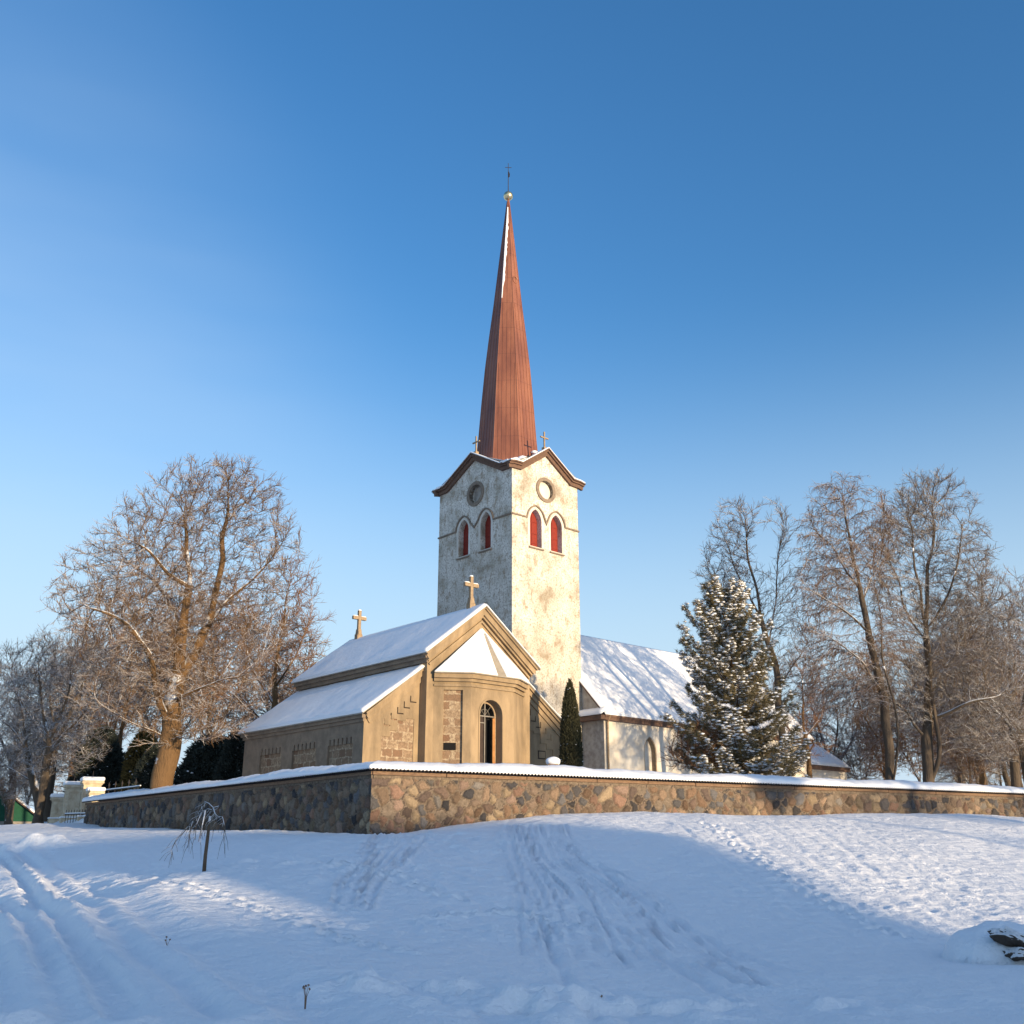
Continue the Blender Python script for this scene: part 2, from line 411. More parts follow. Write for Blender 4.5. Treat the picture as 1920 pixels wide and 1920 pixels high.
def gz(x, y): return float(base_h(x, y))

def axis(parts):
    a = []
    for s, e, st in parts: a += list(np.arange(s, e, st))
    return a
xs = axis([(-26, -13, .14), (-13, 13, .062), (13, 34, .14)]); ys = axis([(8.5, 16, .04), (16, 26, .05), (26, 42, .07), (42, 62, .16)])
g = []; st = .2; p = xs[-1]
while p < 4000: st *= 1.22; p += st; g.append(p)
xr = g; g = []; st = .2; p = xs[0]
while p > -4000: st *= 1.22; p -= st; g.append(p)
xs = np.array(g[::-1]+xs+xr)
g = []; st = .2; p = ys[-1]
while p < 4000: st *= 1.2; p += st; g.append(p)
yb = g; g = []; st = .06; p = ys[0]
while p > -400: st *= 1.3; p -= st; g.append(p)
ys = np.array(g[::-1]+ys+yb)
GX, GY = np.meshgrid(xs, ys)
H = base_h(GX, GY)
near = 1-smooth((np.hypot(GX, GY)-60)/30)
H += near*(.09*fbm(GX*.35, GY*.35, 4)+.024*fbm(GX*1.7+9, GY*1.7, 4, .6))
H += near*.016*fbm(GX*6, GY*6, 3, .6)
# wind and sledge combed streaks running down the bank
_q = GX*.72+GY*.30+.35*fbm(GX*.4, GY*.4, 2)
H += near*smooth((GY-17)/8)*.022*fbm(_q*5.5, GY*.55, 3, .6)
# clumps and trodden lumps
def patch(cx, cy, rx, ry):
    c = place(cx, cy); return np.exp(-(((GX-c[0])/rx)**2+((GY-c[1])/ry)**2))
lump = np.maximum(0, fbm(GX*2.1, GY*2.4+40, 3)+.12)
for cx, cy, rx, ry, k in ((700, 1865, 1.5, .6, .26), (900, 1870, 1.5, .7, .24), (1010, 1900, 1.4, .6, .2), (1500, 1880, 2.5, .8, .15), (1150, 1900, 1.8, .6, .2)):
    H += patch(cx, cy, rx, ry)*lump*k
rough_f = np.maximum(0, fbm(GX*3.1+5, GY*3.1, 3, .6))
for cx, cy, rx, ry, k in ((700, 1650, 4, 3, .08), (960, 1750, 3, 1.6, .08), (600, 1740, 3, 1.5, .08), (300, 1640, 6, 1.5, .12), (1450, 1640, 3.5, 3.5, .06), (1600, 1700, 2.5, 2.5, .06), (1700, 1600, 5, 5, .045), (1850, 1680, 3, 4, .05), (450, 1560, 7, 3, .07), (850, 1580, 4, 3, .12)):
    H += patch(cx, cy, rx, ry)*rough_f*k
def groove(pts_px, width, depth, berm=.35, world=False):
    P = [np.array(q) if world else place(*q) for q in pts_px]
    # resample smoothly (Catmull-Rom)
    Q = []
    for i in range(len(P)-1):
        a = P[max(i-1, 0)]; b = P[i]; c = P[i+1]; d = P[min(i+2, len(P)-1)]
        for t in np.linspace(0, 1, 6, endpoint=False):
            Q.append(.5*((2*b)+(c-a)*t+(2*a-5*b+4*c-d)*t*t+(3*b-3*c+d-a)*t**3))
    Q.append(P[-1])
    D = np.full(GX.shape, 9.)
    R = width*3
    for a, b in zip(Q[:-1], Q[1:]):
        x0, x1 = min(a[0], b[0])-R, max(a[0], b[0])+R; y0, y1 = min(a[1], b[1])-R, max(a[1], b[1])+R
        i0, i1 = np.searchsorted(xs, (x0, x1)); j0, j1 = np.searchsorted(ys, (y0, y1))
        if i1 <= i0 or j1 <= j0: continue
        gx = GX[j0:j1, i0:i1]; gy = GY[j0:j1, i0:i1]; d = b-a; l2 = max(1e-9, d@d)
        t = np.clip(((gx-a[0])*d[0]+(gy-a[1])*d[1])/l2, 0, 1)
        dd = np.hypot(gx-a[0]-t*d[0], gy-a[1]-t*d[1])
        D[j0:j1, i0:i1] = np.minimum(D[j0:j1, i0:i1], dd)
    m = D < 8
    q = D[m]/width
    wob = 1+.8*vnoise(GX[m]*2.3, GY[m]*2.3)
    H[m] += wob*depth*(-np.exp(-q*q*1.6)+berm*np.exp(-(q-1.5)**2*2.5))
rr = random.Random(3)
# sledge and ski tracks fanning down the bank
for i in range(22):
    t = i/21; j = lambda s=6: rr.uniform(-s, s)
    top = (935+130*t+j(), 1548+j(3)); m1 = (950+150*t+j(8), 1610+j(5)); m2 = (965+270*t+j(12), 1680+j(6)); e = (1000+440*t**1.2+j(22), 1780+j(18)+60*t)
    groove([top, m1, m2, e], rr.uniform(.045, .07), rr.uniform(.016, .034), .8)
for q in ([(1060, 1590), (1150, 1650), (1250, 1715), (1340, 1765), (1500, 1825)], [(1120, 1620), (1200, 1690), (1290, 1750), (1400, 1800)],
          [(1080, 1700), (1180, 1750), (1260, 1810), (1370, 1880)], [(1010, 1700), (1030, 1780), (1060, 1840), (1110, 1915)], [(940, 1700), (1000, 1715), (1080, 1700)],
          [(640, 1735), (800, 1722), (980, 1712)]):
    groove(q, .10, .05)
for i in range(18):
    t = i/17; j = lambda s=4: rr.uniform(-s, s)
    groove([(700+110*t+j(), 1566+j(2)), (668+95*t+j(), 1610+j()), (638+80*t+j(), 1655+j()), (622+70*t+j(), 1700+j(9))], .06, rr.uniform(.028, .05), .7)
for i in range(9):
    t = i/8
    groove([(1270+330*t, 1545), (1340+340*t, 1600), (1450+330*t, 1680), (1600+250*t, 1760-40*t)], rr.uniform(.08, .2), rr.uniform(.004, .016))
# footprints scattered along the bank
# vehicle track at the left
road = [(0, 1572), (60, 1640), (150, 1750), (260, 1860), (330, 1919)]
groove([(-20, 1590), (40, 1650), (120, 1745), (190, 1840), (240, 1919)], .17, .085, .5)
groove([(30, 1590), (110, 1660), (230, 1760), (340, 1850), (430, 1919)], .22, .10, .5)
groove([(-40, 1640), (20, 1720), (75, 1820), (110, 1919)], .18, .07, .5)
groove([(10, 1610), (80, 1690), (170, 1790), (250, 1880), (285, 1919)], .10, .04, .4)
groove([(60, 1680), (150, 1800), (215, 1919)], .10, .04, .4)
groove([(120, 1620), (250, 1700), (400, 1790), (560, 1880), (640, 1919)], .5, .08, .45)
groove([(-60, 1700), (-20, 1790), (5, 1860), (15, 1919)], .25, .05, 2.2)
# snow drift smothering the boulder at the right edge, and a ploughed heap by the road
BC = place(1880, 1800); q_ = (np.abs((GX-BC[0]-.45)/1.28)**2.6+np.abs((GY-BC[1]-.1)/.85)**2.6)
H += .58*np.clip(1-q_**.9, 0, 1)**.55*(1+.25*fbm(GX*2.2, GY*2.2, 3))*(q_ < 1)
HC = place(76, 1588); q_ = np.hypot((GX-HC[0])/1.5, (GY-HC[1])/.8); H += .42*np.exp(-q_**2*1.5)*(1+.9*fbm(GX*2, GY*2, 3))
# trodden trails: single footprints along a few lines
def trail(pts, n_, seed):
    P = [place(*q) for q in pts]; r2 = random.Random(seed)
    for i in range(n_):
        t = i/(n_-1)*(len(P)-1); k = min(int(t), len(P)-2); f = t-k; c = P[k]*(1-f)+P[k+1]*f; d = P[k+1]-P[k]; d = d/np.linalg.norm(d); nn = np.array([-d[1], d[0]])
        c = c+nn*(.13 if i % 2 else -.13)+np.array([r2.uniform(-.08, .08), r2.uniform(-.08, .08)])
        i0, i1 = np.searchsorted(xs, (c[0]-.5, c[0]+.5)); j0, j1 = np.searchsorted(ys, (c[1]-.5, c[1]+.5))
        gx = GX[j0:j1, i0:i1]-c[0]; gy = GY[j0:j1, i0:i1]-c[1]
        a_ = gx*d[0]+gy*d[1]; b_ = gx*nn[0]+gy*nn[1]; q = np.sqrt((a_/.19)**2+(b_/.095)**2)
        H[j0:j1, i0:i1] += -.055*np.exp(-q**4)+.035*np.exp(-((q-1.45)/.4)**2)
trail([(330, 1655), (450, 1690), (560, 1730), (660, 1765), (760, 1790)], 22, 1)
trail([(800, 1722), (900, 1716), (1000, 1722), (1090, 1740)], 20, 2)
trail([(1330, 1545), (1430, 1620), (1560, 1700), (1690, 1760)], 40, 4)
trail([(600, 1620), (720, 1640), (850, 1690)], 22, 6)
V = np.stack([GX.ravel(), GY.ravel(), H.ravel()], 1)
ny, nx = GX.shape
idx = np.arange(nx*ny).reshape(ny, nx)
Q = np.stack([idx[:-1, :-1], idx[:-1, 1:], idx[1:, 1:], idx[1:, :-1]], -1).reshape(-1, 4)
ground = link('ground', np_mesh('ground', V, Q), M_GROUND); tag(ground, 'snow covered bank and track marked by ski tracks', 'ground', None, 'structure')

# ------------------------------------------------------------------ fieldstone wall
PAL = np.array([(.34, .21, .15), (.40, .28, .19), (.22, .16, .13), (.28, .25, .22), (.13, .12, .12), (.45, .34, .22), (.36, .25, .19), (.20, .19, .19), (.31, .20, .13), (.10, .095, .10), (.26, .19, .14)])
wallT = thing('fieldstone_wall', 'long mortared fieldstone churchyard wall under a snow covered corrugated roof', 'wall', (CORNER[0], CORNER[1], 0))
def masonry(d2, n2, length, zfun, dens, seed):
    r = np.random.default_rng(seed)
    U = np.arange(-.07, length+.01, .03); Wz = np.arange(1.4, 3.87, .03)
    n = int(length*2.7*dens)
    sp = np.stack([r.random(n)*length, 1.1+r.random(n)*2.8], 1)
    # relax once for evenly packed stones
    for it in range(3):
        kd = kdtree.KDTree(n)
        for i, p in enumerate(sp): kd.insert((p[0], p[1], 0), i)
        kd.balance(); new = sp.copy()
        for i, p in enumerate(sp):
            nn = kd.find_n((p[0], p[1], 0), 7)[1:]
            f = np.zeros(2)
            for co, _, dd in nn:
                f += (p-np.array(co[:2]))/max(dd, .02)*max(0, .46-dd)
            new[i] = p+f*.35
        sp = new
    kd = kdtree.KDTree(n)
    for i, p in enumerate(sp): kd.insert((p[0], p[1], 0), i)
    kd.balance()
    siz = r.uniform(.75, 1.0, n); colr = PAL[r.integers(0, len(PAL), n)]*r.uniform(.34, .76, (n, 1)); out = r.uniform(.6, 1.1, n); mort = r.random(n) < .08
    uu, ww = np.meshgrid(U, Wz); P = np.zeros(uu.shape+(3,)); C = np.zeros(uu.shape+(4,)); C[..., 3] = 1
    wob = fbm(uu*5, ww*5, 3)*.11; wob2 = fbm(uu*5+50, ww*5+9, 3)*.11
    cr = fbm(uu*9, ww*9, 3, .6)
    for a in range(uu.shape[0]):
        for b in range(uu.shape[1]):
            q = kd.find_n((uu[a, b]+wob[a, b], ww[a, b]+wob2[a, b], 0), 2)
            i = q[0][1]; e = (q[1][2]-q[0][2])
            lim = .042/siz[i]+.03*(cr[a, b]+.2)
            s = min(1, max(0, (e-lim)/.10)); dep = .085*sqrt(s)*out[i]
            if mort[i] or ww[a, b] > 3.74+.06*cr[a, b]: s = 0; dep = .02
            k = min(1, s*6)
            mo = np.array((.185, .145, .108))*(1+.5*cr[a, b])
            if s <= 0 and e < lim*.45 and cr[a, b] > .1: mo = np.array((.08, .06, .05))
            C[a, b, :3] = colr[i]*k+mo*(1-k)
            P[a, b] = (d2[0]*uu[a, b]+n2[0]*(dep+.02*cr[a, b]), d2[1]*uu[a, b]+n2[1]*(dep+.02*cr[a, b]), ww[a, b])
    h, w = uu.shape; ix = np.arange(h*w).reshape(h, w)
    Qd = np.stack([ix[:-1, :-1], ix[:-1, 1:], ix[1:, 1:], ix[1:, :-1]], -1).reshape(-1, 4)
    me = np_mesh('masonry', P.reshape(-1, 3), Qd)
    ca = me.color_attributes.new('Col', 'FLOAT_COLOR', 'POINT'); ca.data.foreach_set('color', C.astype(np.float32).ravel())
    return link('masonry', me, M_FIELD, wallT)
LEN_R = 40.0; LEN_L = 31.6
masonry(dR, nR, LEN_R, None, 8.0, 1); masonry(dL, nL, LEN_L, None, 8.0, 2)
plR = Pl(0, 0, dR[0], dR[1], -nR[0], -nR[1]); plL = Pl(0, 0, dL[0], dL[1], -nL[0], -nL[1])
MIT = .859
for pl, ln in ((plR, LEN_R), (plL, LEN_L)):
    mb = MB(); mb.pbox(pl, .55, ln, .8, 3.86, .06, .7); mb.build('wall_core', M_STONETRIM, wallT)
    # wall plate: a row of beams of slightly different height, with worn gaps
    mb = MB(); u = -.05
    while u < ln:
        l = min(random.uniform(2.2, 3.6), ln-u)
        o = random.uniform(-.012, .012); mb.pbox(pl, u+.004, u+l-.02, 3.855+o, 3.965+o*.5, -.10-abs(o), .3); u += l
    mb.build('wall_plate', M_WOOD, wallT, bevel=.01)
    # corrugated sheet
    prof = [.27, .1, -.1, -.35, -.6, -.95]
    PER = .135
    N = int((ln+.3)/PER*8)
    V = []; 
    for o in prof:
        u0 = -MIT*o; z = 4.0+(.27-abs(o+.35)+.35)*.30 if False else 4.0+.30*(.62-abs(o+.35))
        for i in range(N+1):
            uu = u0+(ln+.12-u0)*i/N; V.append(pl(uu, z+.024*sin(2*pi*uu/PER), -o))
    V = np.array(V); ix = np.arange(len(prof)*(N+1)).reshape(len(prof), N+1)
    Qd = np.stack([ix[:-1, :-1], ix[:-1, 1:], ix[1:, 1:], ix[1:, :-1]], -1).reshape(-1, 4)
    V2 = V.copy(); V2[:, 2] -= .012
    so = link('roof_sheet', np_mesh('roof_sheet', np.vstack([V, V2]), np.vstack([Qd, Qd[:, ::-1]+len(V)])), M_SHEET, wallT)
    # snow lying on it
    prof = [(.245, .028), (.268, .05), (.282, .10), (.275, .16), (.245, .205), (.18, .235), (.05, .25), (-.15, .255), (-.35, .25), (-.6, .25), (-.9, .2), (-.95, .03)]
    V = []
    for k, (o, zo) in enumerate(prof):
        u0 = -MIT*o; z = 4.0+.30*(.62-abs(o+.35))
        uu = u0+(ln+.1-u0)*np.arange(N+1)/N
        amp = max(0, 1-zo/.11)
        th = 1+.62*fbm(uu*.45, uu*0+3+k*.02, 4, .6)+.16*fbm(uu*3, uu*0+k*.3, 2)
        if k == 0: th = th*0+1
        oo = o+(.02*fbm(uu*4, uu*0+k*.4, 2) if k < 6 else 0)
        zz = z+.024*np.sin(2*pi*uu/PER)*amp+zo*th*.82
        pt = [pl(a, b, -c) for a, b, c in zip(uu, zz, oo if hasattr(oo, '__len__') else [o]*len(uu))]
        V += pt
    ix = np.arange(len(prof)*(N+1)).reshape(len(prof), N+1)
    Qd = np.stack([ix[:-1, :-1], ix[:-1, 1:], ix[1:, 1:], ix[1:, :-1]], -1).reshape(-1, 4)
    link('snow_cap', np_mesh('snow_cap', V, Qd), M_SNOW, wallT)
    mb = MB(); mb.prism(Pl(pl(ln+.1, 0)[0], pl(ln+.1, 0)[1], pl.v[4], pl.v[5], pl.v[2], pl.v[3]), [(-.26, 4.02), (-.27, 4.15), (-.2, 4.25), (.35, 4.42), (.9, 4.22), (.95, 4.02), (.35, 4.2)], -.03, .03)
    mb.build('snow_cap', M_SNOW, wallT)

# ------------------------------------------------------------------ church (tower, spire, nave, choir)
SX, SY = 6.07, 7.61
church = thing('church', 'whitewashed village church with tall copper spire, steep snowy nave and lower choir', 'church', (0, 62, 0), radians(42))
def tower_face(pl, width, c, wins, rose_c, main):
    half = width/2
    outer = [(0, 2.6), (width, 2.6), (width, 25.3), (width*.88, 25.3), (c, 26.75), (width*.12, 25.3), (0, 25.3)]
    holes = []
    if main:
        for w in wins: holes.append(pointed(w, .52, 20.12, 21.95, 22.78))
        holes.append(circle(rose_c, 24.33, .64)[::-1])
    mb = MB(); mb.holed(pl, outer, holes, 0, .5, False)
    mb.build('tower_wall', M_PLASTER, church)
    # cornice following eaves and gable
    path = [(-.42, 25.28), (.0, 25.36), (width*.115, 25.38), (c, 26.98), (width*.885, 25.38), (width, 25.36), (width+.42, 25.28)]
    if pl.v[0:2] == (0, 0) and pl.v[4] == 1 or pl.v[5] == 0:
        path = [(0.002, 25.36)]+path[2:5]+[(width-.002, 25.36)]
    mb = MB(); mb.band(pl, path, -.19, .05, -.17, .03)
    mb.band(pl, path, .052, .17, -.29, .03); mb.band(pl, path, .172, .25, -.40, .2)
    mb.build('cornice', M_TRIM, church)
    sp = [(u, w+.25+.02) for u, w in path]
    mb = MB(); mb.band(pl, sp, 0, .085, -.40, .5); mb.build('cornice_snow', M_SNOW, church, bevel=.03)
    # string course rising over the window arches
    if main:
        z = 22.05; r = .80
        p = [(-.04, z)]
        for w in sorted(wins):
            p += [(w-r-.02, z+.02)]+pointed(w, r, 0, z-.02, 23.02, 8, False)[1:-1]+[(w+r+.02, z+.02)]
        p += [(width+.04, z)]
        q = []
        for a in p:
            if not q or hypot(a[0]-q[-1][0], a[1]-q[-1][1]) > .03: q.append(a)
        if len(wins) == 2:
            a, b = sorted(wins); m = (a+b)/2; q = [k for k in q if not (abs(k[0]-m) < .45 and k[1] < z+.2 and abs(k[0]-m) < (b-a)/2-r+.06)]
            i = next(i for i, k in enumerate(q) if k[0] > m); q.insert(i, (m, z-.1))
        mb = MB(); mb.band(pl, q, -.05, .05, -.09, .02); mb.build('string_course', M_STONETRIM, church)
        for w in wins:
            wt = MB()
            a = pointed(w, .72, 20.2, 21.95, 22.95); b = pointed(w, .54, 20.14, 21.95, 22.80)
            wt.holed(pl, a, [b[::-1]], -.012, .02); f = wt.build('tower_window', M_WHITE, church)
            s = MB(); s.prism(pl, pointed(w, .6, 20.0, 21.95, 22.85), .42, .5); 
            for zz in (20.55, 21.2, 22.0): s.pbox(pl, w-.5, w+.5, zz, zz+.07, .39, .42)
            s.pbox(pl, w-.03, w+.03, 20.1, 22.75, .385, .42)
            s.build('shutter', M_RED, f)
            s = MB(); s.pbox(pl, w-.66, w+.66, 20.03, 20.115, -.10, .45); s.build('sill', M_STONETRIM, f)
        mb = MB(); mb.holed(pl, circle(rose_c, 24.33, .88), [circle(rose_c, 24.33, .64)[::-1]], -.07, .3); k = mb.build('round_window', M_STONETRIM, church)
        mb = MB(); mb.prism(pl, circle(rose_c, 24.33, .66), .22 if pl is FRONT else .4, .5); mb.build('blind_panel', M_WHITE if pl is FRONT else M_ROUGHCAST, k)
tower_face(FRONT, SX, SX/2, (2.10, 3.98), 3.02, True)
tower_face(SIDE, SY, SY/2, (2.60, 4.90), 3.68, True)
tower_face(Pl(0, SY, 1, 0, 0, -1), SX, SX/2, (), 0, False)
tower_face(Pl(SX, 0, 0, 1, -1, 0), SY, SY/2, (), 0, False)
# snowy saddle roofs running from the four gables to the spire
mb = MB(); cx, cy = SX/2, SY/2
cor = [(-.3, -.3, 25.45), (SX+.3, -.3, 25.45), (SX+.3, SY+.3, 25.45), (-.3, SY+.3, 25.45)]; pk = [(cx, -.3, 27.15), (SX+.3, cy, 27.15), (cx, SY+.3, 27.15), (-.3, cy, 27.15)]; ce = (cx, cy, 27.25)
val = [(1.2, 1.4, 25.85), (SX-1.2, 1.4, 25.85), (SX-1.2, SY-1.4, 25.85), (1.2, SY-1.4, 25.85)]
for i in range(4):
    mb.add([cor[i], pk[i], ce, val[i]], [(0, 1, 2, 3)]); mb.add([pk[i], cor[(i+1) % 4], val[(i+1) % 4], ce], [(0, 1, 2, 3)])
mb.build('tower_roof_snow', M_SNOW, church)
# heaped snow round the foot of the spire
mb = MB()
for i, (x, y) in enumerate(((1.1, .8), (1.9, 1.0), (2.6, .9), (3.5, .95), (4.3, 1.0), (4.9, 1.25), (.9, 1.7), (.75, 2.6), (.95, 3.4), (4.6, .7), (1.6, .6))):
    mb.blob((x, y, 26.1+.16*(i % 3)), (.5, .45, .30), i)
mb.build('tower_roof_snow', M_SNOW, church, True)
# octagonal spire
prof = [(25.6, 2.52), (27., 2.36), (28.7, 2.2), (31.5, 1.99), (34.4, 1.74), (37., 1.45), (39.6, 1.13), (44.8, .56), (49.0, .09)]
VA = [radians(-90+k*45+22.5) for k in range(8)]
mb = MB(); V = []; 
for z, r in prof:
    V += [(cx+r*cos(a), cy+r*sin(a), z) for a in VA]
mb.add(V, [(i*8+k, i*8+(k+1) % 8, (i+1)*8+(k+1) % 8, (i+1)*8+k) for i in range(len(prof)-1) for k in range(8)])
def facet_pt(k, t, z, out=0.0):
    r = float(np.interp(z, [p[0] for p in prof], [p[1] for p in prof]))
    a, b = VA[k % 8], VA[(k+1) % 8]; m = (a+b)/2
    if k % 8 == 7: m = (VA[7]+VA[0]+2*pi)/2
    x = (1-t)*r*cos(a)+t*r*cos(b); y = (1-t)*r*sin(a)+t*r*sin(b)
    return (cx+x+out*cos(m), cy+y+out*sin(m), z)
for k in range(8):
    for j in range(5):
        ww = [-1.0, -.55, 0., .55, 1.0][j]
        zz = [p[0] for p in prof]
        pts = []
        for z, r in prof:
            side = 2*r*sin(pi/8); t = .5+ww*.39/ max(side, .01)*1.45
            if 0.0 < t < 1.0: pts.append(facet_pt(k, t, z, .012))
        if len(pts) > 1: mb.tube(pts, .016, 4)
    mb.tube([facet_pt(k, 0, z, .0) for z, r in prof], .03, 5)
spire = mb.build('spire', M_SPIRE, church)
mb = MB(); mb.tube([(cx, cy, 48.7), (cx, cy, 49.15)], [.13, .07], 10); mb.build('neck', M_SPIRE, spire)
mb = MB(); mb.blob((cx, cy, 49.52), (.37, .37, .37), 0, 0, 4); mb.build('gilded_ball', M_GOLD, spire, True)
mb = MB(); mb.tube([(cx, cy, 49.8), (cx, cy, 52.55)], [.035, .022], 6); mb.tube([(cx-.20, cy+.16, 52.15), (cx+.20, cy-.16, 52.15)], .024, 5)
mb.prism(Pl(cx, cy, .3, -.95, .95, .3), [(-.02, 51.2), (.12, 51.25), (.14, 51.5), (.06, 51.75), (-.02, 51.7)], -.015, .015)
mb.build('weathervane_cross', M_IRON, spire)
# snow clinging to one edge near the top
mb = MB(); n = 40
V = []
rs = random.Random(5)
VK = 6   # edge between the facets turned towards the camera
def edge_k():
    best = None
    for k in range(8):
        a = VA[k]+radians(42)
        d = abs(((a-radians(-90-25.5))+pi) % (2*pi)-pi)
        if best is None or d < best[0]: best = (d, k)
    return best[1]
EK = edge_k()
for i in range(n+1):
    z = 40.0+(48.4-40.0)*i/n; t0 = 0.0; w = (.13+.08*rs.random())*(1-abs(i/n-.6)*.7)*(.4 if i < 6 else 1)
    r = float(np.interp(z, [p[0] for p in prof], [p[1] for p in prof])); side = 2*r*sin(pi/8)
    tt = min(.62, w/max(side, .05))
    p0 = facet_pt(EK, -.02, z, .03); p1 = facet_pt(EK, tt*.55, z, .07); p2 = facet_pt(EK, tt, z, .004)
    V += [p0, p1, p2]
mb.add(V, [(3*i+j, 3*i+j+1, 3*i+j+4, 3*i+j+3) for i in range(n) for j in range(2)])
mb.build('clinging_snow', M_SNOW, spire, True)
mb = MB()
c = facet_pt((EK+1) % 8, .42, 41.7, .03); kk = (EK+1) % 8; m = (VA[kk]+VA[(kk+1) % 8])/2 if kk != 7 else VA[7]+radians(22.5)
e1 = (-sin(m), cos(m))
mb.tube([(c[0]+e1[0]*.22*cos(a), c[1]+e1[1]*.22*cos(a), c[2]+.28*sin(a)) for a in np.linspace(.6, 5.6, 22)], .035, 5)
mb.build('hatch_ring', M_SPIRE, spire)
def cross(mb, x, y, z, h, arm, th, az, zr=.68):
    e = (cos(az), sin(az)); pl = Pl(x, y, e[0], e[1], -e[1], e[0])
    mb.pbox(pl, -th/2, th/2, z, z+h, -th/2, th/2); za = z+h*zr
    mb.pbox(pl, -arm/2, -th/2-.001, za-th/2, za+th/2, -th/2, th/2); mb.pbox(pl, th/2+.001, arm/2, za-th/2, za+th/2, -th/2, th/2)
for x, y, az in ((cx+.02, .1, 0), (.1, cy, pi/2)):
    mb = MB(); mb.pbox(Pl(x, y, 1, 0, 0, 1), -.13, .13, 27.0, 27.45, -.13, .13); cross(mb, x, y, 27.45, 1.15, .72, .085, az, .62); mb.build('gable_cross', M_CROSS, church)
mb = MB(); c = facet_pt((EK+1) % 8, .75, 27.45, .12); mb.blob(c, (.22, .22, .24), 3, .05); mb.build('roof_vent', M_SPIRE, church, True)
mb = MB(); mb.blob((c[0], c[1], c[2]+.16), (.27, .27, .16), 4, .05); mb.build('roof_vent_snow', M_SNOW, church, True)
# blind niche low on the tower front
mb = MB(); a = pointed(5.2, .62, 5, 8.6, 9.0); mb.holed(FRONT, a, [pointed(5.2, .5, 5.1, 8.5, 8.88)], -.06, .02); f = mb.build('niche', M_STONETRIM, church)
mb = MB(); mb.prism(FRONT, pointed(5.2, .5, 5.1, 8.5, 8.88), -.03, .0); mb.build('niche_panel', M_ROUGHCAST, f)

# nave
NX0, NX1, NY0, NY1, ZE, ZR = 6.09, 29.3, -1.86, 9.6, 9.62, 16.0
NC = (NY0+NY1)/2
mb = MB(); NF = Pl(0, NY0, 1, 0, 0, 1)
mb.holed(NF, [(NX0, 2.6), (NX1, 2.6), (NX1, ZE), (NX0, ZE)], [pointed(10.45, .62, 4.6, 7.5, 8.5), pointed(17.4, .62, 4.6, 7.5, 8.5), pointed(23.5, .62, 4.6, 7.5, 8.5)], 0, .45, False)
mb.add([(NX1, NY0, 2.6), (NX1, NY1, 2.6), (NX1, NY1, ZE), (NX1, NC, ZR-.3), (NX1, NY0, ZE)], [(0, 1, 2, 3, 4)])
mb.add([(NX0, NY1, 2.6), (NX1, NY1, 2.6), (NX1, NY1, ZE), (NX0, NY1, ZE)], [(0, 1, 2, 3)])
mb.build('nave_wall', M_WHITE, church)
mb = MB(); mb.add([(NX0, NY0, 2.6), (NX0, NY1, 2.6), (NX0, NY1, ZE), (NX0, NC, ZR-.35), (NX0, NY0, ZE)], [(0, 1, 2, 3, 4)]); mb.build('west_gable_wall', M_ROUGHCAST, church)
for w in (10.45, 17.4, 23.5):
    mb = MB(); mb.prism(NF, pointed(w, .66, 4.5, 7.5, 8.55), .36, .45); f = mb.build('nave_window', M_GREYB if w > 12 else M_WHITE, church)
    mb = MB(); mb.holed(NF, pointed(w, .64, 4.6, 7.5, 8.52), [pointed(w, .54, 4.7, 7.5, 8.4)[::-1]], .02, .35); mb.build('window_reveal', M_CROSS, f)
    mb = MB(); mb.pbox(NF, w-.7, w+.7, 4.5, 4.6, -.06, .3); mb.build('sill', M_STONETRIM, f)
NYZ = Pl(0, 0, 0, 1, 1, 0)
def roof_slab(name, m, pts, th, parent, bev=0):
    """pts: corners of one roof slope; thickness straight up"""
    mb = MB(); n = len(pts)
    mb.add([tuple(p) for p in pts]+[(p[0], p[1], p[2]+th) for p in pts], [tuple(range(n)), tuple(range(2*n-1, n-1, -1))]+[(i, i+n, (i+1) % n+n, (i+1) % n) for i in range(n)])
    return mb.build(name, m, parent, bevel=bev)
def roof_snow(name, p00, p10, p11, p01, th, parent, seed=0, nu=60, nv=24, edge=.12, wav=1.):
    """snow blanket over a roof slope p00-p10 (eave) p01-p11 (ridge): rounded edges, uneven depth, closed below"""
    P = [np.array(p, float) for p in (p00, p10, p11, p01)]
    Lu = np.linalg.norm(P[1]-P[0]); Lv = np.linalg.norm(P[3]-P[0])
    s = np.concatenate([[0], np.linspace(0, 1, nu), [1]]); t = np.concatenate([[0], np.linspace(0, 1, nv), [1]])
    Sg, Tg = np.meshgrid(s, t)
    B = (P[0][None, None]*((1-Sg)*(1-Tg))[..., None]+P[1]*(Sg*(1-Tg))[..., None]+P[2]*(Sg*Tg)[..., None]+P[3]*((1-Sg)*Tg)[..., None])
    du = np.minimum(Sg, 1-Sg)*Lu; dv = Tg*Lv
    e = np.sqrt(np.clip(np.minimum(du, dv)/edge, 0, 1))*.65+.35
    h = th*e*(1+wav*(.25*fbm(Sg*Lu*.7+seed, Tg*Lv*.7+seed, 3)+.06*fbm(Sg*Lu*5, Tg*Lv*5+seed, 2)))
    h[0, :] = 0; h[-1, :] = 0; h[:, 0] = 0; h[:, -1] = 0
    n = np.cross(P[1]-P[0], P[3]-P[0]); n /= np.linalg.norm(n); n *= np.sign(n[2]) if n[2] else 1
    V = B+h[..., None]*n*.6+np.array((0, 0, 1.))*h[..., None]*.4
    hh, w = Sg.shape; ix = np.arange(hh*w).reshape(hh, w)
    Qd = np.stack([ix[:-1, :-1], ix[:-1, 1:], ix[1:, 1:], ix[1:, :-1]], -1).reshape(-1, 4)
    return link(name, np_mesh(name, V.reshape(-1, 3), Qd), M_SNOW, parent)
ev = .35
rise = (ZR-ZE)/(NC-NY0)
e0 = NY0-ev; z0 = ZE-ev*rise*.55
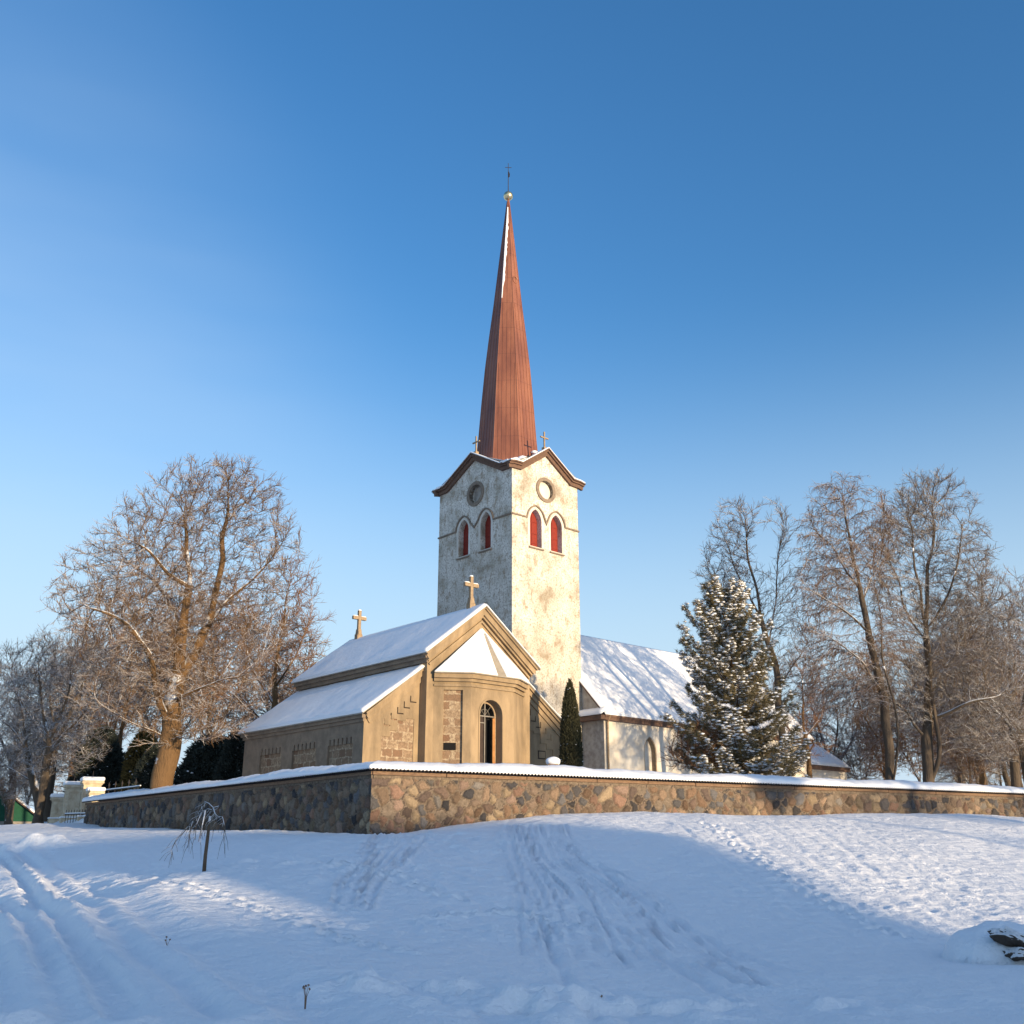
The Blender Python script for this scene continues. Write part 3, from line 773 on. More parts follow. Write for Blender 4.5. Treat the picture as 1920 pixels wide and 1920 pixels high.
roof_slab('nave_roof', M_TRIM, [(NX0-.2, e0, z0), (NX1+.15, e0, z0), (NX1+.15, NC, ZR-.2), (NX0-.2, NC, ZR-.2)], .12, church)
roof_slab('nave_roof', M_TRIM, [(NX0-.2, NY1+ev, z0), (NX1+.15, NY1+ev, z0), (NX1+.15, NC, ZR-.2), (NX0-.2, NC, ZR-.2)], .12, church)
roof_snow('nave_roof_snow', (NX0-.22, e0-.02, z0+.13), (NX1+.17, e0-.02, z0+.13), (NX1+.17, NC, ZR-.07), (NX0-.22, NC, ZR-.07), .13, church, 3, 160, 60, .12, .3)
roof_snow('nave_roof_snow', (NX0-.22, NY1+ev, z0+.13), (NX1+.17, NY1+ev, z0+.13), (NX1+.17, NC, ZR-.07), (NX0-.22, NC, ZR-.07), .15, church, 5)
mb = MB(); mb.box(NX0-.1, NX1+.1, NY0-.28, NY0-.01, ZE-.42, z0-.02+.12); mb.build('eaves_cornice', M_TRIM, church)
mb = MB(); mb.box(NX0-.55, NX0-.005, NY0-.3, NY0+3.0, ZE-.40, ZE-.12); mb.build('eaves_cornice', M_TRIM, church)
roof_snow('eaves_snow', (NX0-.62, NY0-.35, ZE-.1), (NX0-.62, NY0+3., ZE-.1), (NX0-.01, NY0+3.0, ZE+.22), (NX0-.01, NY0-.35, ZE+.22), .22, church, 8, 30, 8)
mb = MB(); mb.tube([(NX0+.25, NY0-.35, ZE-.1), (NX0+.22, NY0-.12, ZE-.55), (NX0+.22, NY0-.1, 3)], .065, 8); mb.build('downpipe', M_CROSS, church)
mb = MB(); mb.tube([(NX1+.0, NY0-.35, z0+.08), (NX1+.0, NY0-.4, ZE-.5), (NX1-.2, NY0-.1, ZE-1.), (NX1-.2, NY0-.1, 3)], .07, 8); mb.build('downpipe', M_IRON, church)
# choir, lower, with a hipped end
CX0, CX1, CY0, CY1, CZE = 29.3, 36.0, -.9, 8.8, 7.75
mb = MB(); mb.add([(CX0, CY0, 2.6), (CX1, CY0, 2.6), (CX1, CY1, 2.6), (CX0, CY1, 2.6), (CX0, CY0, CZE), (CX1, CY0, CZE), (CX1, CY1, CZE), (CX0, CY1, CZE)], [(0, 1, 5, 4), (1, 2, 6, 5), (2, 3, 7, 6)])
mb.build('choir_wall', M_WHITE, church)
mb = MB(); mb.box(CX0+.01, CX1+.25, CY0-.25, CY0-.01, CZE-.3, CZE); mb.box(CX1+.01, CX1+.25, CY0-.009, CY1, CZE-.3, CZE); mb.build('eaves_cornice', M_TRIM, church)
CC = (CY0+CY1)/2; CR = 12.3; hx = CX1-3.6
roof_snow('choir_roof_snow', (CX0+.1, CY0-.3, CZE+.03), (CX1+.3, CY0-.3, CZE+.03), (hx, CC, CR), (CX0+.1, CC, CR), .16, church, 11, 40, 30)
roof_snow('choir_roof_snow', (CX1+.3, CY0-.3, CZE+.03), (CX1+.3, CY1+.3, CZE+.03), (hx, CC, CR), (hx, CC, CR), .16, church, 12, 40, 30)
roof_snow('choir_roof_snow', (CX0+.1, CY1+.3, CZE+.03), (CX1+.3, CY1+.3, CZE+.03), (hx, CC, CR), (CX0+.1, CC, CR), .16, church, 13, 40, 30)
# ------------------------------------------------------------------ chapel
ch = thing('chapel', 'ochre stucco burial chapel with snowy basilica roofs, polygonal apse and two roof crosses', 'chapel', (-6.34, 44, 0), radians(41))
Z0 = 2.6; AW = 12.0; NA, NB = 2.9, 9.1; DEP = 10.9; YF = -.5
def arow(us, z, s=1):
    return [[(u, w), (u+.34*s, w), (u+.34*s, w+.055), (u+.055*s, w+.055), (u+.055*s, w+.30), (u, w+.30)][::s] for u, w in us]
# left aisle front
stepL = [(1.02, 6.62), (1.36, 6.90), (1.70, 7.18), (2.04, 7.46), (2.38, 7.74)]
panel = [(.92, 3.0), (2.62, 3.0), (2.62, 7.02), (2.2, 7.02), (2.2, 6.90), (1.75, 6.90), (1.75, 6.45), (1.35, 6.45), (1.35, 6.18), (.92, 6.18)]
mb = MB(); mb.holed(FRONT, [(0, Z0), (NA, Z0), (NA, 9.25), (0, 7.05)], [panel[::-1]]+[a[::-1] for a in arow(stepL, 0)], 0, .05, False)
mb.build('aisle_wall', M_STUCCO, ch)
mb = MB(); mb.pbox(FRONT, .5, NA, 2.7, 7.1, .035, .06); mb.build('stone_and_shade_infill', M_ASHLAR, ch)
mb = MB(); mb.prism(FRONT, [(.9, 6.5), (NA, 6.5), (NA, 8.6)], .052, .2); mb.build('stone_and_shade_infill', M_WOODSHADE, ch)  # dark backing paints the shade in the notches of the stepped frieze
# right aisle front, mirrored
mir = lambda l: [(AW-u, w) for u, w in l]
mb = MB(); mb.holed(FRONT, mir([(0, Z0), (NA, Z0), (NA, 9.25), (0, 7.05)]), [mir(panel)]+[mir(a) for a in arow(stepL, 0)]+[[(10.15, 5.75), (10.55, 5.75), (10.55, 6.05), (10.15, 6.05)]], 0, .05, False)
mb.build('aisle_wall', M_STUCCO, ch)
mb = MB(); mb.pbox(FRONT, NB, AW-.5, 2.7, 7.1, .035, .06); mb.build('stone_and_shade_infill', M_STUCCO, ch)
mb = MB(); mb.prism(FRONT, mir([(.9, 6.5), (NA, 6.5), (NA, 8.6)]), .052, .2); mb.pbox(FRONT, 10.1, 10.6, 5.7, 6.1, .02, .033); mb.build('stone_and_shade_infill', M_WOODSHADE, ch)  # same dark backing: painted shade of the mirrored notches, and the small opening
# raking cornices of the aisles
for pth, sg in (([(0.0, 7.0), (NA, 9.2)], 1), ([(NB, 9.2), (AW, 7.0)], 1)):
    mb = MB(); mb.band(FRONT, pth, -.42, -.20, -.07, .02); mb.band(FRONT, pth, -.198, .0, -.16, .02); mb.band(FRONT, pth, .002, .10, -.26, .02); mb.build('raking_cornice', M_STUCCO, ch)
# side wall with three crenellated blind panels
holes = []
for a, b in ((.78, 2.85), (3.85, 6.02), (7.03, 9.18)):
    top = 5.88; n = 6; pts = [(a, 3.0), (b, 3.0)]; w = (b-a)
    pts.append((b, top))
    for i in range(n):
        c = b-(i+.5)*w/n; pts += [(c+.06, top), (c+.06, top+.27), (c-.06, top+.27), (c-.06, top)]
    pts.append((a, top))
    holes.append(pts[::-1])
for pl, nm in ((SIDE, 'l'), (Pl(AW, 0, 0, 1, -1, 0), 'r')):
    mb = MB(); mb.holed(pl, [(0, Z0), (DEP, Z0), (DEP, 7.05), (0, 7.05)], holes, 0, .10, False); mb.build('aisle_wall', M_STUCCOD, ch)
    mb = MB(); mb.pbox(pl, .3, 9.8, 2.7, 6.3, .09, .14); mb.build('stone_and_shade_infill', M_ASHLAR, ch)
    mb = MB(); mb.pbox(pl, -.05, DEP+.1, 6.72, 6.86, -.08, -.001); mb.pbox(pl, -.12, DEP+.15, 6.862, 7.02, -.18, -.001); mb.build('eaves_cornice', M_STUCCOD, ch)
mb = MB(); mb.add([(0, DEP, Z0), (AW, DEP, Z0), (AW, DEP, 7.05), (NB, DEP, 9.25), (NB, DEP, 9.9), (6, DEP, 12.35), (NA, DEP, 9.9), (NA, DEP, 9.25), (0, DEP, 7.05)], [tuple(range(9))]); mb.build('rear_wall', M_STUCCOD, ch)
# central vessel
mb = MB()
mb.prism(Pl(0, 0, 1, 0, 0, 1), [(NA, Z0), (NB, Z0), (NB, 9.9), (6, 12.38), (NA, 9.9)], YF, -.003)
mb.add([(NA, 0, 8.5), (NA, DEP, 8.5), (NA, DEP, 9.95), (NA, 0, 9.95)], [(0, 1, 2, 3)]); mb.add([(NB, 0, 8.5), (NB, DEP, 8.5), (NB, DEP, 9.95), (NB, 0, 9.95)], [(0, 1, 2, 3)])
mb.build('nave_wall', M_STUCCO, ch)
for pl in (Pl(NA, 0, 0, 1, 1, 0), Pl(NB, 0, 0, 1, -1, 0)):
    mb = MB(); mb.pbox(pl, YF-.1, DEP+.2, 9.52, 9.70, -.10, -.001); mb.pbox(pl, YF-.2, DEP+.25, 9.702, 9.95, -.24, -.001); mb.build('eaves_cornice', M_STUCCOD, ch)
NP = Pl(0, YF, 1, 0, 0, 1)
gab = [(NA-.22, 9.82), (6, 12.42), (NB+.22, 9.82)]
mb = MB(); mb.band(NP, gab, -.52, -.42, -.10, -.001); mb.band(NP, gab, -.33, -.24, -.16, -.001); mb.band(NP, gab, -.238, .0, -.26, -.001); mb.band(NP, gab, .002, .10, -.36, -.001); mb.build('raking_cornice', M_STUCCO, ch)
# roofs
for (xa, za, xb, zb) in ((-.28, 7.0, NA, 9.3), (AW+.28, 7.0, NB, 9.3)):
    roof_slab('aisle_roof', M_METAL, [(xa, -.3, za), (xa, DEP+.3, za), (xb, DEP+.3, zb), (xb, -.3, zb)], .06, ch)
    roof_snow('aisle_roof_snow', (xa, -.32, za+.062), (xa, DEP+.3, za+.062), (xb-.002*np.sign(xb-xa), DEP+.3, zb+.062), (xb-.002*np.sign(xb-xa), -.32, zb+.062), .13, ch, 2, 90, 40, .10)
for (xa, xb) in ((NA-.36, 6.0), (NB+.36, 6.0)):
    roof_slab('nave_roof', M_METAL, [(xa, YF-.42, 9.86), (xa, DEP+.3, 9.86), (xb, DEP+.3, 12.5), (xb, YF-.42, 12.5)], .05, ch)
    roof_snow('nave_roof_snow', (xa, YF-.44, 9.91), (xa, DEP+.3, 9.91), (xb, DEP+.3, 12.55), (xb, YF-.44, 12.55), .13, ch, 4, 90, 40, .10)
# apse
AP = [(3.30, YF), (4.72, -1.42), (7.28, -1.42), (8.70, YF)]
def seg_pl(a, b):
    l = hypot(b[0]-a[0], b[1]-a[1]); e = ((b[0]-a[0])/l, (b[1]-a[1])/l); return Pl(a[0], a[1], e[0], e[1], -e[1], e[0]), l
APZ = 9.0
p1, l1 = seg_pl(AP[0], AP[1]); p2, l2 = seg_pl(AP[1], AP[2]); p3, l3 = seg_pl(AP[2], AP[3])
dc = 1.18
door = pointed(dc, .66, Z0+.4, 7.35, 8.01, 12)
mb = MB()
mb.holed(p1, [(0, Z0), (l1, Z0), (l1, APZ), (0, APZ)], [[(l1*.27, 3), (l1*.78, 3), (l1*.78, 8.35), (l1*.27, 8.35)][::-1]], 0, .13, False)
mb.holed(p2, [(0, Z0), (l2, Z0), (l2, APZ), (0, APZ)], [door], 0, .62, False)
mb.holed(p3, [(0, Z0), (l3, Z0), (l3, APZ), (0, APZ)], [], 0, .1, False)
apse = mb.build('apse_wall', M_STUCCO, ch)
mb = MB(); mb.pbox(p1, l1*.2, l1*.85, 2.7, 8.45, .12, .16); si = mb.build('stone_and_shade_infill', M_ASHLAR, ch)
mb = MB(); mb.pbox(p1, l1*.27+.04, l1*.62, 5.70, 6.02, .10, .119); mb.build('vent_opening', M_BLACK, si)
mb = MB(); mb.holed(p2, pointed(dc, .74, Z0+.4, 7.35, 8.10, 12), [pointed(dc, .665, Z0+.3, 7.35, 8.015, 12)[::-1]], -.03, .02); fr = mb.build('door', M_STUCCO, ch)
mb = MB(); mb.holed(p2, pointed(dc, .655, Z0+.5, 7.35, 8.0, 12), [pointed(dc, .55, Z0+.4, 7.35, 7.9, 12)[::-1]], .42, .5); mb.build('door_frame', M_CROSS, fr)
mb = MB(); mb.pbox(p2, dc-.56, dc-.02, Z0+.4, 7.3, .50, .55); mb.build('door_leaf', M_WOODSHADE, fr)
mb = MB(); mb.pbox(p2, dc-.025, dc+.025, Z0+.4, 7.9, .44, .47)
for z in (5.2, 7.0): mb.pbox(p2, dc-.54, dc-.03, z, z+.04, .46, .485)
mb.pbox(p2, dc-.55, dc+.55, 7.3, 7.35, .44, .47)
for a in (50, 90, 130): mb.tube([p2(dc, 7.36, .46), p2(dc+.54*cos(radians(a)), 7.36+.54*sin(radians(a)), .46)], .010, 4)
mb.tube([p2(dc+.28*cos(t), 7.36+.28*sin(t), .46) for t in np.linspace(0, pi, 12)], .009, 4)
mb.build('glazing_bars', M_GREYB, fr)
mb = MB(); mb.prism(p2, pointed(dc, .58, Z0+.4, 7.35, 7.92), .75, .8); mb.build('dark_interior', M_BLACK, fr)
pd = Pl(*p2(dc+.56, 0, .40)[:2], p2.v[4], p2.v[5], -p2.v[2], -p2.v[3])
mb = MB(); mb.pbox(p2, dc+.40, dc+.545, Z0+.4, 7.25, .36, .41); mb.pbox(p2, dc+.39, dc+.56, 5.2, 5.3, .34, .358); mb.build('door_leaf', M_ORANGEWOOD, fr)
# apse cornice, two steps
def ring(offset, z0, z1, m, name, par, closed=True):
    mb = MB(); n = 4
    pts = []
    for i, p in enumerate(AP):
        if i == 0: e = p1.v[2:4]; nn = (e[1], -e[0])
        elif i == 3: e = p3.v[2:4]; nn = (e[1], -e[0])
        else:
            ea, eb = ((p1, p2), (p2, p3))[i-1]; na = (ea.v[3], -ea.v[2]); nb = (eb.v[3], -eb.v[2]); s = (na[0]+nb[0], na[1]+nb[1]); k = (s[0]**2+s[1]**2)/2; nn = (s[0]/k, s[1]/k)
        pts.append((p[0]+nn[0]*offset, p[1]+nn[1]*offset))
    pts[0] = (pts[0][0], min(pts[0][1], YF-.003)); pts[3] = (pts[3][0], min(pts[3][1], YF-.003))
    return pts
for off, za, zb in ((.07, 8.50, 8.60), (.12, 8.72, 8.86), (.24, 8.862, 9.06)):
    o = ring(off, 0, 0, None, '', None); inn = ring(-.01, 0, 0, None, '', None)
    V = [(x, y, za) for x, y in o]+[(x, y, zb) for x, y in o]+[(x, y, za) for x, y in inn]+[(x, y, zb) for x, y in inn]
    mb = MB(); Fc = []
    for i in range(3): Fc += [(i, i+1, i+5, i+4), (i+8, i+12, i+13, i+9), (i, i+8, i+9, i+1), (i+4, i+5, i+13, i+12)]
    Fc += [(0, 4, 12, 8), (3, 11, 15, 7)]
    mb.add(V, Fc); mb.build('apse_cornice', M_STUCCO, ch)
o = ring(.34, 0, 0, None, '', None); apex = (6.0, YF-.02, 11.45); zc = 9.10
mb = MB(); mb.add([(x, y, zc) for x, y in o]+[apex]+[(x, y, zc-.04) for x, y in o], [(0, 1, 4), (1, 2, 4), (2, 3, 4), (0, 5, 6, 1), (1, 6, 7, 2), (2, 7, 8, 3), (5, 8, 7, 6)]); mb.build('apse_roof', M_METAL, ch)
lerp = lambda a, b, t: tuple(a[i]*(1-t)+b[i]*t for i in range(3))
O3 = [(x, y, zc+.01) for x, y in o]
def tri_snow(a, b, c, d, seed, th=.09): roof_snow('apse_roof_snow', a, b, c, d, th, ch, seed, 26, 26, .08)
tri_snow(O3[0], O3[1], apex, apex, 1)
tri_snow(O3[1], lerp(O3[1], O3[2], .50), lerp(apex, lerp(O3[1], O3[2], .5), .03), apex, 2)
tri_snow(lerp(O3[1], O3[2], .70), O3[2], lerp(apex, O3[2], .02), lerp(apex, lerp(O3[1], O3[2], .9), .16), 3)
tri_snow(O3[2], O3[3], apex, lerp(apex, O3[2], .02), 4)
# stone crosses
for y in (.28, 10.25):
    mb = MB(); plx = Pl(6.0, y, 1, 0, 0, 1)
    mb.pbox(plx, -.17, .17, 12.35, 12.85, -.15, .15); mb.prism(plx, [(-.15, 12.85), (.15, 12.85), (.10, 13.15), (-.10, 13.15)], -.12, .12)
    mb.pbox(plx, -.085, .085, 13.151, 14.2, -.085, .085); mb.pbox(plx, -.43, -.086, 13.68, 13.86, -.085, .085); mb.pbox(plx, .086, .43, 13.68, 13.86, -.085, .085)
    c = mb.build('roof_cross', M_CROSS, ch, bevel=.015)
    for q_, r_ in (((6.0, y, 14.22), (.10, .10, .05)), ((5.75, y, 13.88), (.18, .09, .035)), ((6.27, y, 13.88), (.17, .09, .035))):
        mb = MB(); mb.blob(q_, r_, 1, .1); mb.build('cross_snow', M_SNOW, c, True)
# ------------------------------------------------------------------ gate pillars, iron fence, far houses
def pillar(px, py_top, Y, w, label, tall=True, zb=2.55):
    top = at(px, py_top, Y)
    p = thing('gate_pillar', label, 'pillar', (top.x, Y, 0), radians(28), 'pillars of the churchyard gateway')
    zt = top.z-.22; h = w/2
    mb = MB(); mb.box(-h-.09, h+.09, -h-.09, h+.09, zb, zb+.75); mb.build('plinth', M_WHITE2, p, bevel=.02)
    mb = MB(); mb.box(-h-.12, h+.12, -h-.12, h+.12, zb+.755, zb+.84); mb.build('plinth_snow', M_SNOW, p, bevel=.03)
    mb = MB(); mb.box(-h+.04, h-.04, -h+.04, h-.04, zb+.76, zt-.22)
    pl = Pl(-h, -h, 1, 0, 0, 1); pq = Pl(-h, -h, 0, 1, 1, 0)
    for q in (pl, pq):
        mb.holed(q, [(0, zb+.76), (w, zb+.76), (w, zt-.22), (0, zt-.22)], [[(.2, zb+1.0), (w-.2, zb+1.0), (w-.2, zt-.4), (.2, zt-.4)][::-1]], 0, .04, False)
        for k in range(3): mb.pbox(q, .3+k*(w-.6)/2-.02, .3+k*(w-.6)/2+.02, zb+1.1, zt-.5, .02, .04)
    mb.build('shaft', M_WHITE2, p)
    mb = MB(); mb.box(-h-.05, h+.05, -h-.05, h+.05, zt-.22, zt-.14); mb.box(-h-.12, h+.12, -h-.12, h+.12, zt-.139, zt); mb.build('capital', M_WHITE2, p, bevel=.01)
    mb = MB(); mb.box(-h-.15, h+.15, -h-.15, h+.15, zt+.002, zt+.24); mb.build('snow_cap', M_SNOW, p, True, bevel=.09)
    if tall:
        mb = MB(); mb.tube([(0, 0, zt), (0, 0, zt+.62)], [.03, .015], 5); mb.build('iron_spike', M_IRON, p)
    return p
M_WHITE2 = simple('cream_plaster', (.60, .52, .38), (.48, .38, .26), 4.)
pillar(174, 1458, 62.4, .98, 'tallest cream gate pillar, iron spike rising from its snow cap')
pillar(180, 1477, 61.2, .70, 'short cream pillar touching the end of the fieldstone wall', False)
pillar(139, 1466, 64.6, .85, 'panelled cream gate pillar between the tallest pillar and the shaded grey one')
pillar(110, 1489, 66.2, .62, 'shaded grey low pillar, outermost of the gateway beside the brown shed', False)
a = at(122, 1527, 62.6); b = at(166, 1524, 61.4)
gt = thing('iron_gate', 'low iron gate with scrolled bars hung between the gate pillars', 'gate', (a.x, a.y, 0))
d = Vector((b.x-a.x, b.y-a.y, 0)); L_ = d.length; d.normalize(); pg = Pl(0, 0, d.x, d.y, -d.y, d.x)
mb = MB(); mb.pbox(pg, 0, L_, a.z-.03, a.z+.03, -.02, .02); mb.pbox(pg, 0, L_, a.z-.78, a.z-.74, -.02, .02); mb.build('rail', M_IRON, gt)
mb = MB()
for i in range(9): mb.pbox(pg, .08+i*(L_-.16)/8-.012, .08+i*(L_-.16)/8+.012, 2.6, a.z+.25, -.012, .012)
mb.build('bars', M_IRON, gt)
mb = MB(); mb.pbox(pg, 0, L_, a.z+.031, a.z+.09, -.04, .04); mb.build('gate_snow', M_SNOW, gt, bevel=.02)
a = at(199, 1482, 59.0); b = at(262, 1486, 55.0)
fe = thing('iron_fence', 'black iron fence with spear tips rising behind the left end of the wall', 'fence', (a.x, a.y, 0))
d = Vector((b.x-a.x, b.y-a.y, 0)); L_ = d.length; d.normalize(); pg = Pl(0, 0, d.x, d.y, -d.y, d.x)
mb = MB(); mb.pbox(pg, 0, L_, a.z-.03, a.z+.02, -.02, .02); mb.build('rail', M_IRON, fe)
mb = MB(); mb.pbox(pg, 0, L_, a.z+.021, a.z+.07, -.03, .03); mb.build('rail_snow', M_SNOW, fe)
for i in range(5):
    u = .4+i*(L_-.5)/4.6
    mb = MB(); mb.pbox(pg, u-.014, u+.014, 3.0, a.z+.2, -.014, .014); x, y, _ = pg(u, 0); mb.tube([(x, y, a.z+.16), (x, y, a.z+.26), (x, y, a.z+.44)], [.018, .06, .004], 6); mb.build('spear_bar', M_IRON, fe)

def house(name, label, cat, x, y, rot, w, l, hw, hr, zb, mwall, mgable, win=True):
    h = thing(name, label, cat, (x, y, 0), rot)
    mb = MB(); mb.box(-w/2, w/2, -l/2, l/2, zb, hw); mb.build('wall', mwall, h)
    for yy in (-l/2-.003, l/2+.003):
        mb = MB(); mb.add([(-w/2, yy, hw), (w/2, yy, hw), (0, yy, hr)], [(0, 1, 2)]); mb.build('gable', mgable, h)
    for s in (-1, 1):
        roof_slab('roof', M_TRIM, [(s*(w/2+.5), -l/2-.5, hw-.45), (s*(w/2+.5), l/2+.5, hw-.45), (0, l/2+.5, hr), (0, -l/2-.5, hr)], .12, h)
        roof_snow('roof_snow', (s*(w/2+.52), -l/2-.52, hw-.32), (s*(w/2+.52), l/2+.52, hw-.32), (0, l/2+.52, hr+.13), (0, -l/2-.52, hr+.13), .22, h, 3, 30, 16)
    if win:
        for xx in (-w*.22, w*.22):
            mb = MB(); mb.box(xx-.55, xx+.55, -l/2-.06, -l/2-.002, hw-2.0, hw-.7); f = mb.build('window', M_GREYB, h)
            mb = MB(); mb.box(xx-.45, xx+.45, -l/2-.07, -l/2-.061, hw-1.9, hw-.8); mb.build('pane', M_PLATE, f)
    return h
e = at(42, 1546, 105); ap = at(-50, 1462, 105)
house('house', 'far house with dark green boarded gable and snow edged roof at the left border', 'house', ap.x, 108, radians(27), 2*(e.x-ap.x), 9, e.z+.3, ap.z, -1, M_GREYB, M_GREEN)
e = at(50, 1560, 84); ap = at(112, 1494, 84)
house('shed', 'dark brown shed with steep snowy roof, left of the gate pillars', 'shed', ap.x, 88, radians(25), 2*(ap.x-e.x)-1.2, 8, e.z+.4, ap.z, -1, M_BROWNB, M_BROWNB, False)

# ------------------------------------------------------------------ leaning sapling in front of the left wall
sb = place(382, 1635); YS = float(sb[1])
sap = thing('weeping_sapling', 'small leaning weeping sapling with drooping bare twigs before the shaded wall', 'tree', (sb[0], YS, 0))
o = Vector((sb[0], YS, 0))
A = lambda px, py, dy=0: at(px, py, YS+dy)-o
mb = MB(); mb.tube([A(382, 1642), A(385, 1605), A(390, 1565), A(392, 1545), A(394, 1530)], [.044, .04, .036, .03, .024], 8); mb.build('trunk', M_BARKD, sap, True)
rs = random.Random(11); mb = MB()
br = [[(394, 1530, 0), (398, 1519, .1), (390, 1517, .15), (378, 1524, .2), (362, 1540, .25), (345, 1560, .3), (332, 1572, .35), (322, 1592, .4), (325, 1612, .4)],
      [(394, 1530, 0), (400, 1515, -.1), (403, 1526, -.2), (408, 1531, -.3), (417, 1532, -.4), (421, 1548, -.45), (419, 1572, -.5)],
      [(378, 1524, .2), (373, 1535, .1), (368, 1548, 0), (366, 1575, 0)], [(400, 1515, 0), (392, 1507, .3), (384, 1503, .4), (372, 1520, .5), (362, 1560, .6)],
      [(400, 1515, 0), (410, 1512, .2), (414, 1518, .3), (418, 1540, .3), (424, 1570, .3)], [(362, 1540, .25), (356, 1560, .3), (352, 1590, .3)], [(385, 1520, -.3), (380, 1545, -.5), (372, 1578, -.6)]]
for b_ in br:
    P = [A(*q) for q in b_]; mb.tube(P, list(np.linspace(.019, .005, len(P))), 5)
    for k in range(2, len(P)):
        for _ in range(3):
            q = P[k-1].lerp(P[k], rs.random()); dx = rs.uniform(-.3, .12); dy = rs.uniform(-.2, .2); l = rs.uniform(.15, .6)*rs.random()**.3
            mb.tube([q, q+Vector((dx*.6, dy*.6, -l*.4)), q+Vector((dx, dy, -l))], [.006, .005, .003], 3)
mb.build('crown', M_BARKD, sap, True)
# dry weeds standing out of the snow
def weed(px, py, h, label, n, spread):
    p = place(px, py); z = gz(*p); t = thing('dry_weed', label, 'weed', (p[0], p[1], z), 0, 'dry weeds poking through the snow')
    r = random.Random(px); mb = MB()
    for i in range(n):
        a = r.uniform(0, 6.28); s = spread*r.uniform(.3, 1); e = Vector((cos(a)*s, sin(a)*s*.5, h*r.uniform(.7, 1)))
        mb.tube([(0, 0, -.15), (e.x*.3, e.y*.3, e.z*.55), tuple(e)], [.004, .003, .002], 4)
        hd = MB(); hd.blob(tuple(e), (.014, .014, .012), i, .3, 1); hd.build('seed_head', M_WOOD, t)
    mb.build('stems', M_WOOD, t)
weed(572, 1888, .22, 'dry weed with small seed heads at the bottom left of centre', 6, .07)
weed(312, 1782, .16, 'tiny forked dry stem in the shaded drift between the road and the bank', 3, .05)
weed(1095, 1892, .12, 'low bent dry twigs at the bottom, right of the centre', 6, .25)

# ------------------------------------------------------------------ boulder at the right edge
bp = BC; bz = gz(*bp)
bo = thing('boulder', 'dark boulder breaking through its thick snow hood at the right edge', 'boulder', (bp[0], bp[1], bz))
def lumpy(name, r, seed, m, par, sub=5, mod=None, amp=.12):
    bm = bmesh.new(); bmesh.ops.create_icosphere(bm, subdivisions=sub, radius=1)
    P = np.array([v.co[:] for v in bm.verts]); n1 = fbm(P[:, 0]*1.6+seed, P[:, 2]*1.6+P[:, 1]*1.3+seed, 4); n2 = fbm(P[:, 1]*2+seed*2, P[:, 0]*2.1+P[:, 2], 3)
    k = 1+amp*(n1+n2)
    if mod is not None: k = mod(P, k)
    P = P*k[:, None]*np.array(r)
    me = np_mesh(name, P, np.array([[v.index for v in f.verts] for f in bm.faces])); bm.free()
    return link(name, me, m, par)
for n_, (r_, l_, sd_, rot) in enumerate((((.42, .24, .12), (.02, -.60, .34), 4, .30), ((.17, .2, .10), (-.08, -.72, .15), 8, .1), ((.26, .25, .15), (.55, -.60, .20), 13, .5))):
    rk = lumpy('rock', r_, sd_, M_SNOWROCK, bo, 5, None, .38); rk.location = l_; rk.rotation_euler = (0, rot, 0)

# snow capped post behind the wall
p = at(1037, 1434, 41.0)
po = thing('stone_post', 'small stone post under a round snow cap beside the columnar thuja', 'post', (p.x, p.y, 0))
mb = MB(); mb.box(-.2, .2, -.2, .2, 3.0, p.z-.05); mb.prism(Pl(0, -.21, 1, 0, 0, 1), [(-.26, p.z-.05), (.26, p.z-.05), (.0, p.z+.16)], 0, .42); mb.build('post', M_ASHLAR, po)
mb = MB(); mb.blob((0, 0, p.z+.12), (.30, .28, .19), 4, .05, 3); mb.build('snow_cap', M_SNOW, po, True)
# ------------------------------------------------------------------ bare trees: space colonisation, then twigs
def strands(P, R, n=3):
    """P (N,K,3) polylines, R (K,) or (N,K) radii -> V, Q of all tubes together"""
    N, K, _ = P.shape
    D = np.gradient(P, axis=1); D /= np.linalg.norm(D, axis=2, keepdims=True)+1e-9
    up = np.where(np.abs(D[..., 2:3]) < .9, np.array([0, 0, 1.]), np.array([1., 0, 0]))
    A = np.cross(D, up); A /= np.linalg.norm(A, axis=2, keepdims=True)+1e-9; B = np.cross(D, A)
    R = np.broadcast_to(R, (N, K))
    t = 2*pi*np.arange(n)/n
    V = P[:, :, None]+R[..., None, None]*(A[:, :, None]*np.cos(t)[None, None, :, None]+B[:, :, None]*np.sin(t)[None, None, :, None])
    ix = np.arange(N*K*n).reshape(N, K, n)
    nx_ = np.roll(ix, -1, 2)
    Q = np.stack([ix[:, :-1], nx_[:, :-1], nx_[:, 1:], ix[:, 1:]], -1).reshape(-1, 4)
    return V.reshape(-1, 3), Q
def unit(v): return v/(np.linalg.norm(v, axis=-1, keepdims=True)+1e-9)
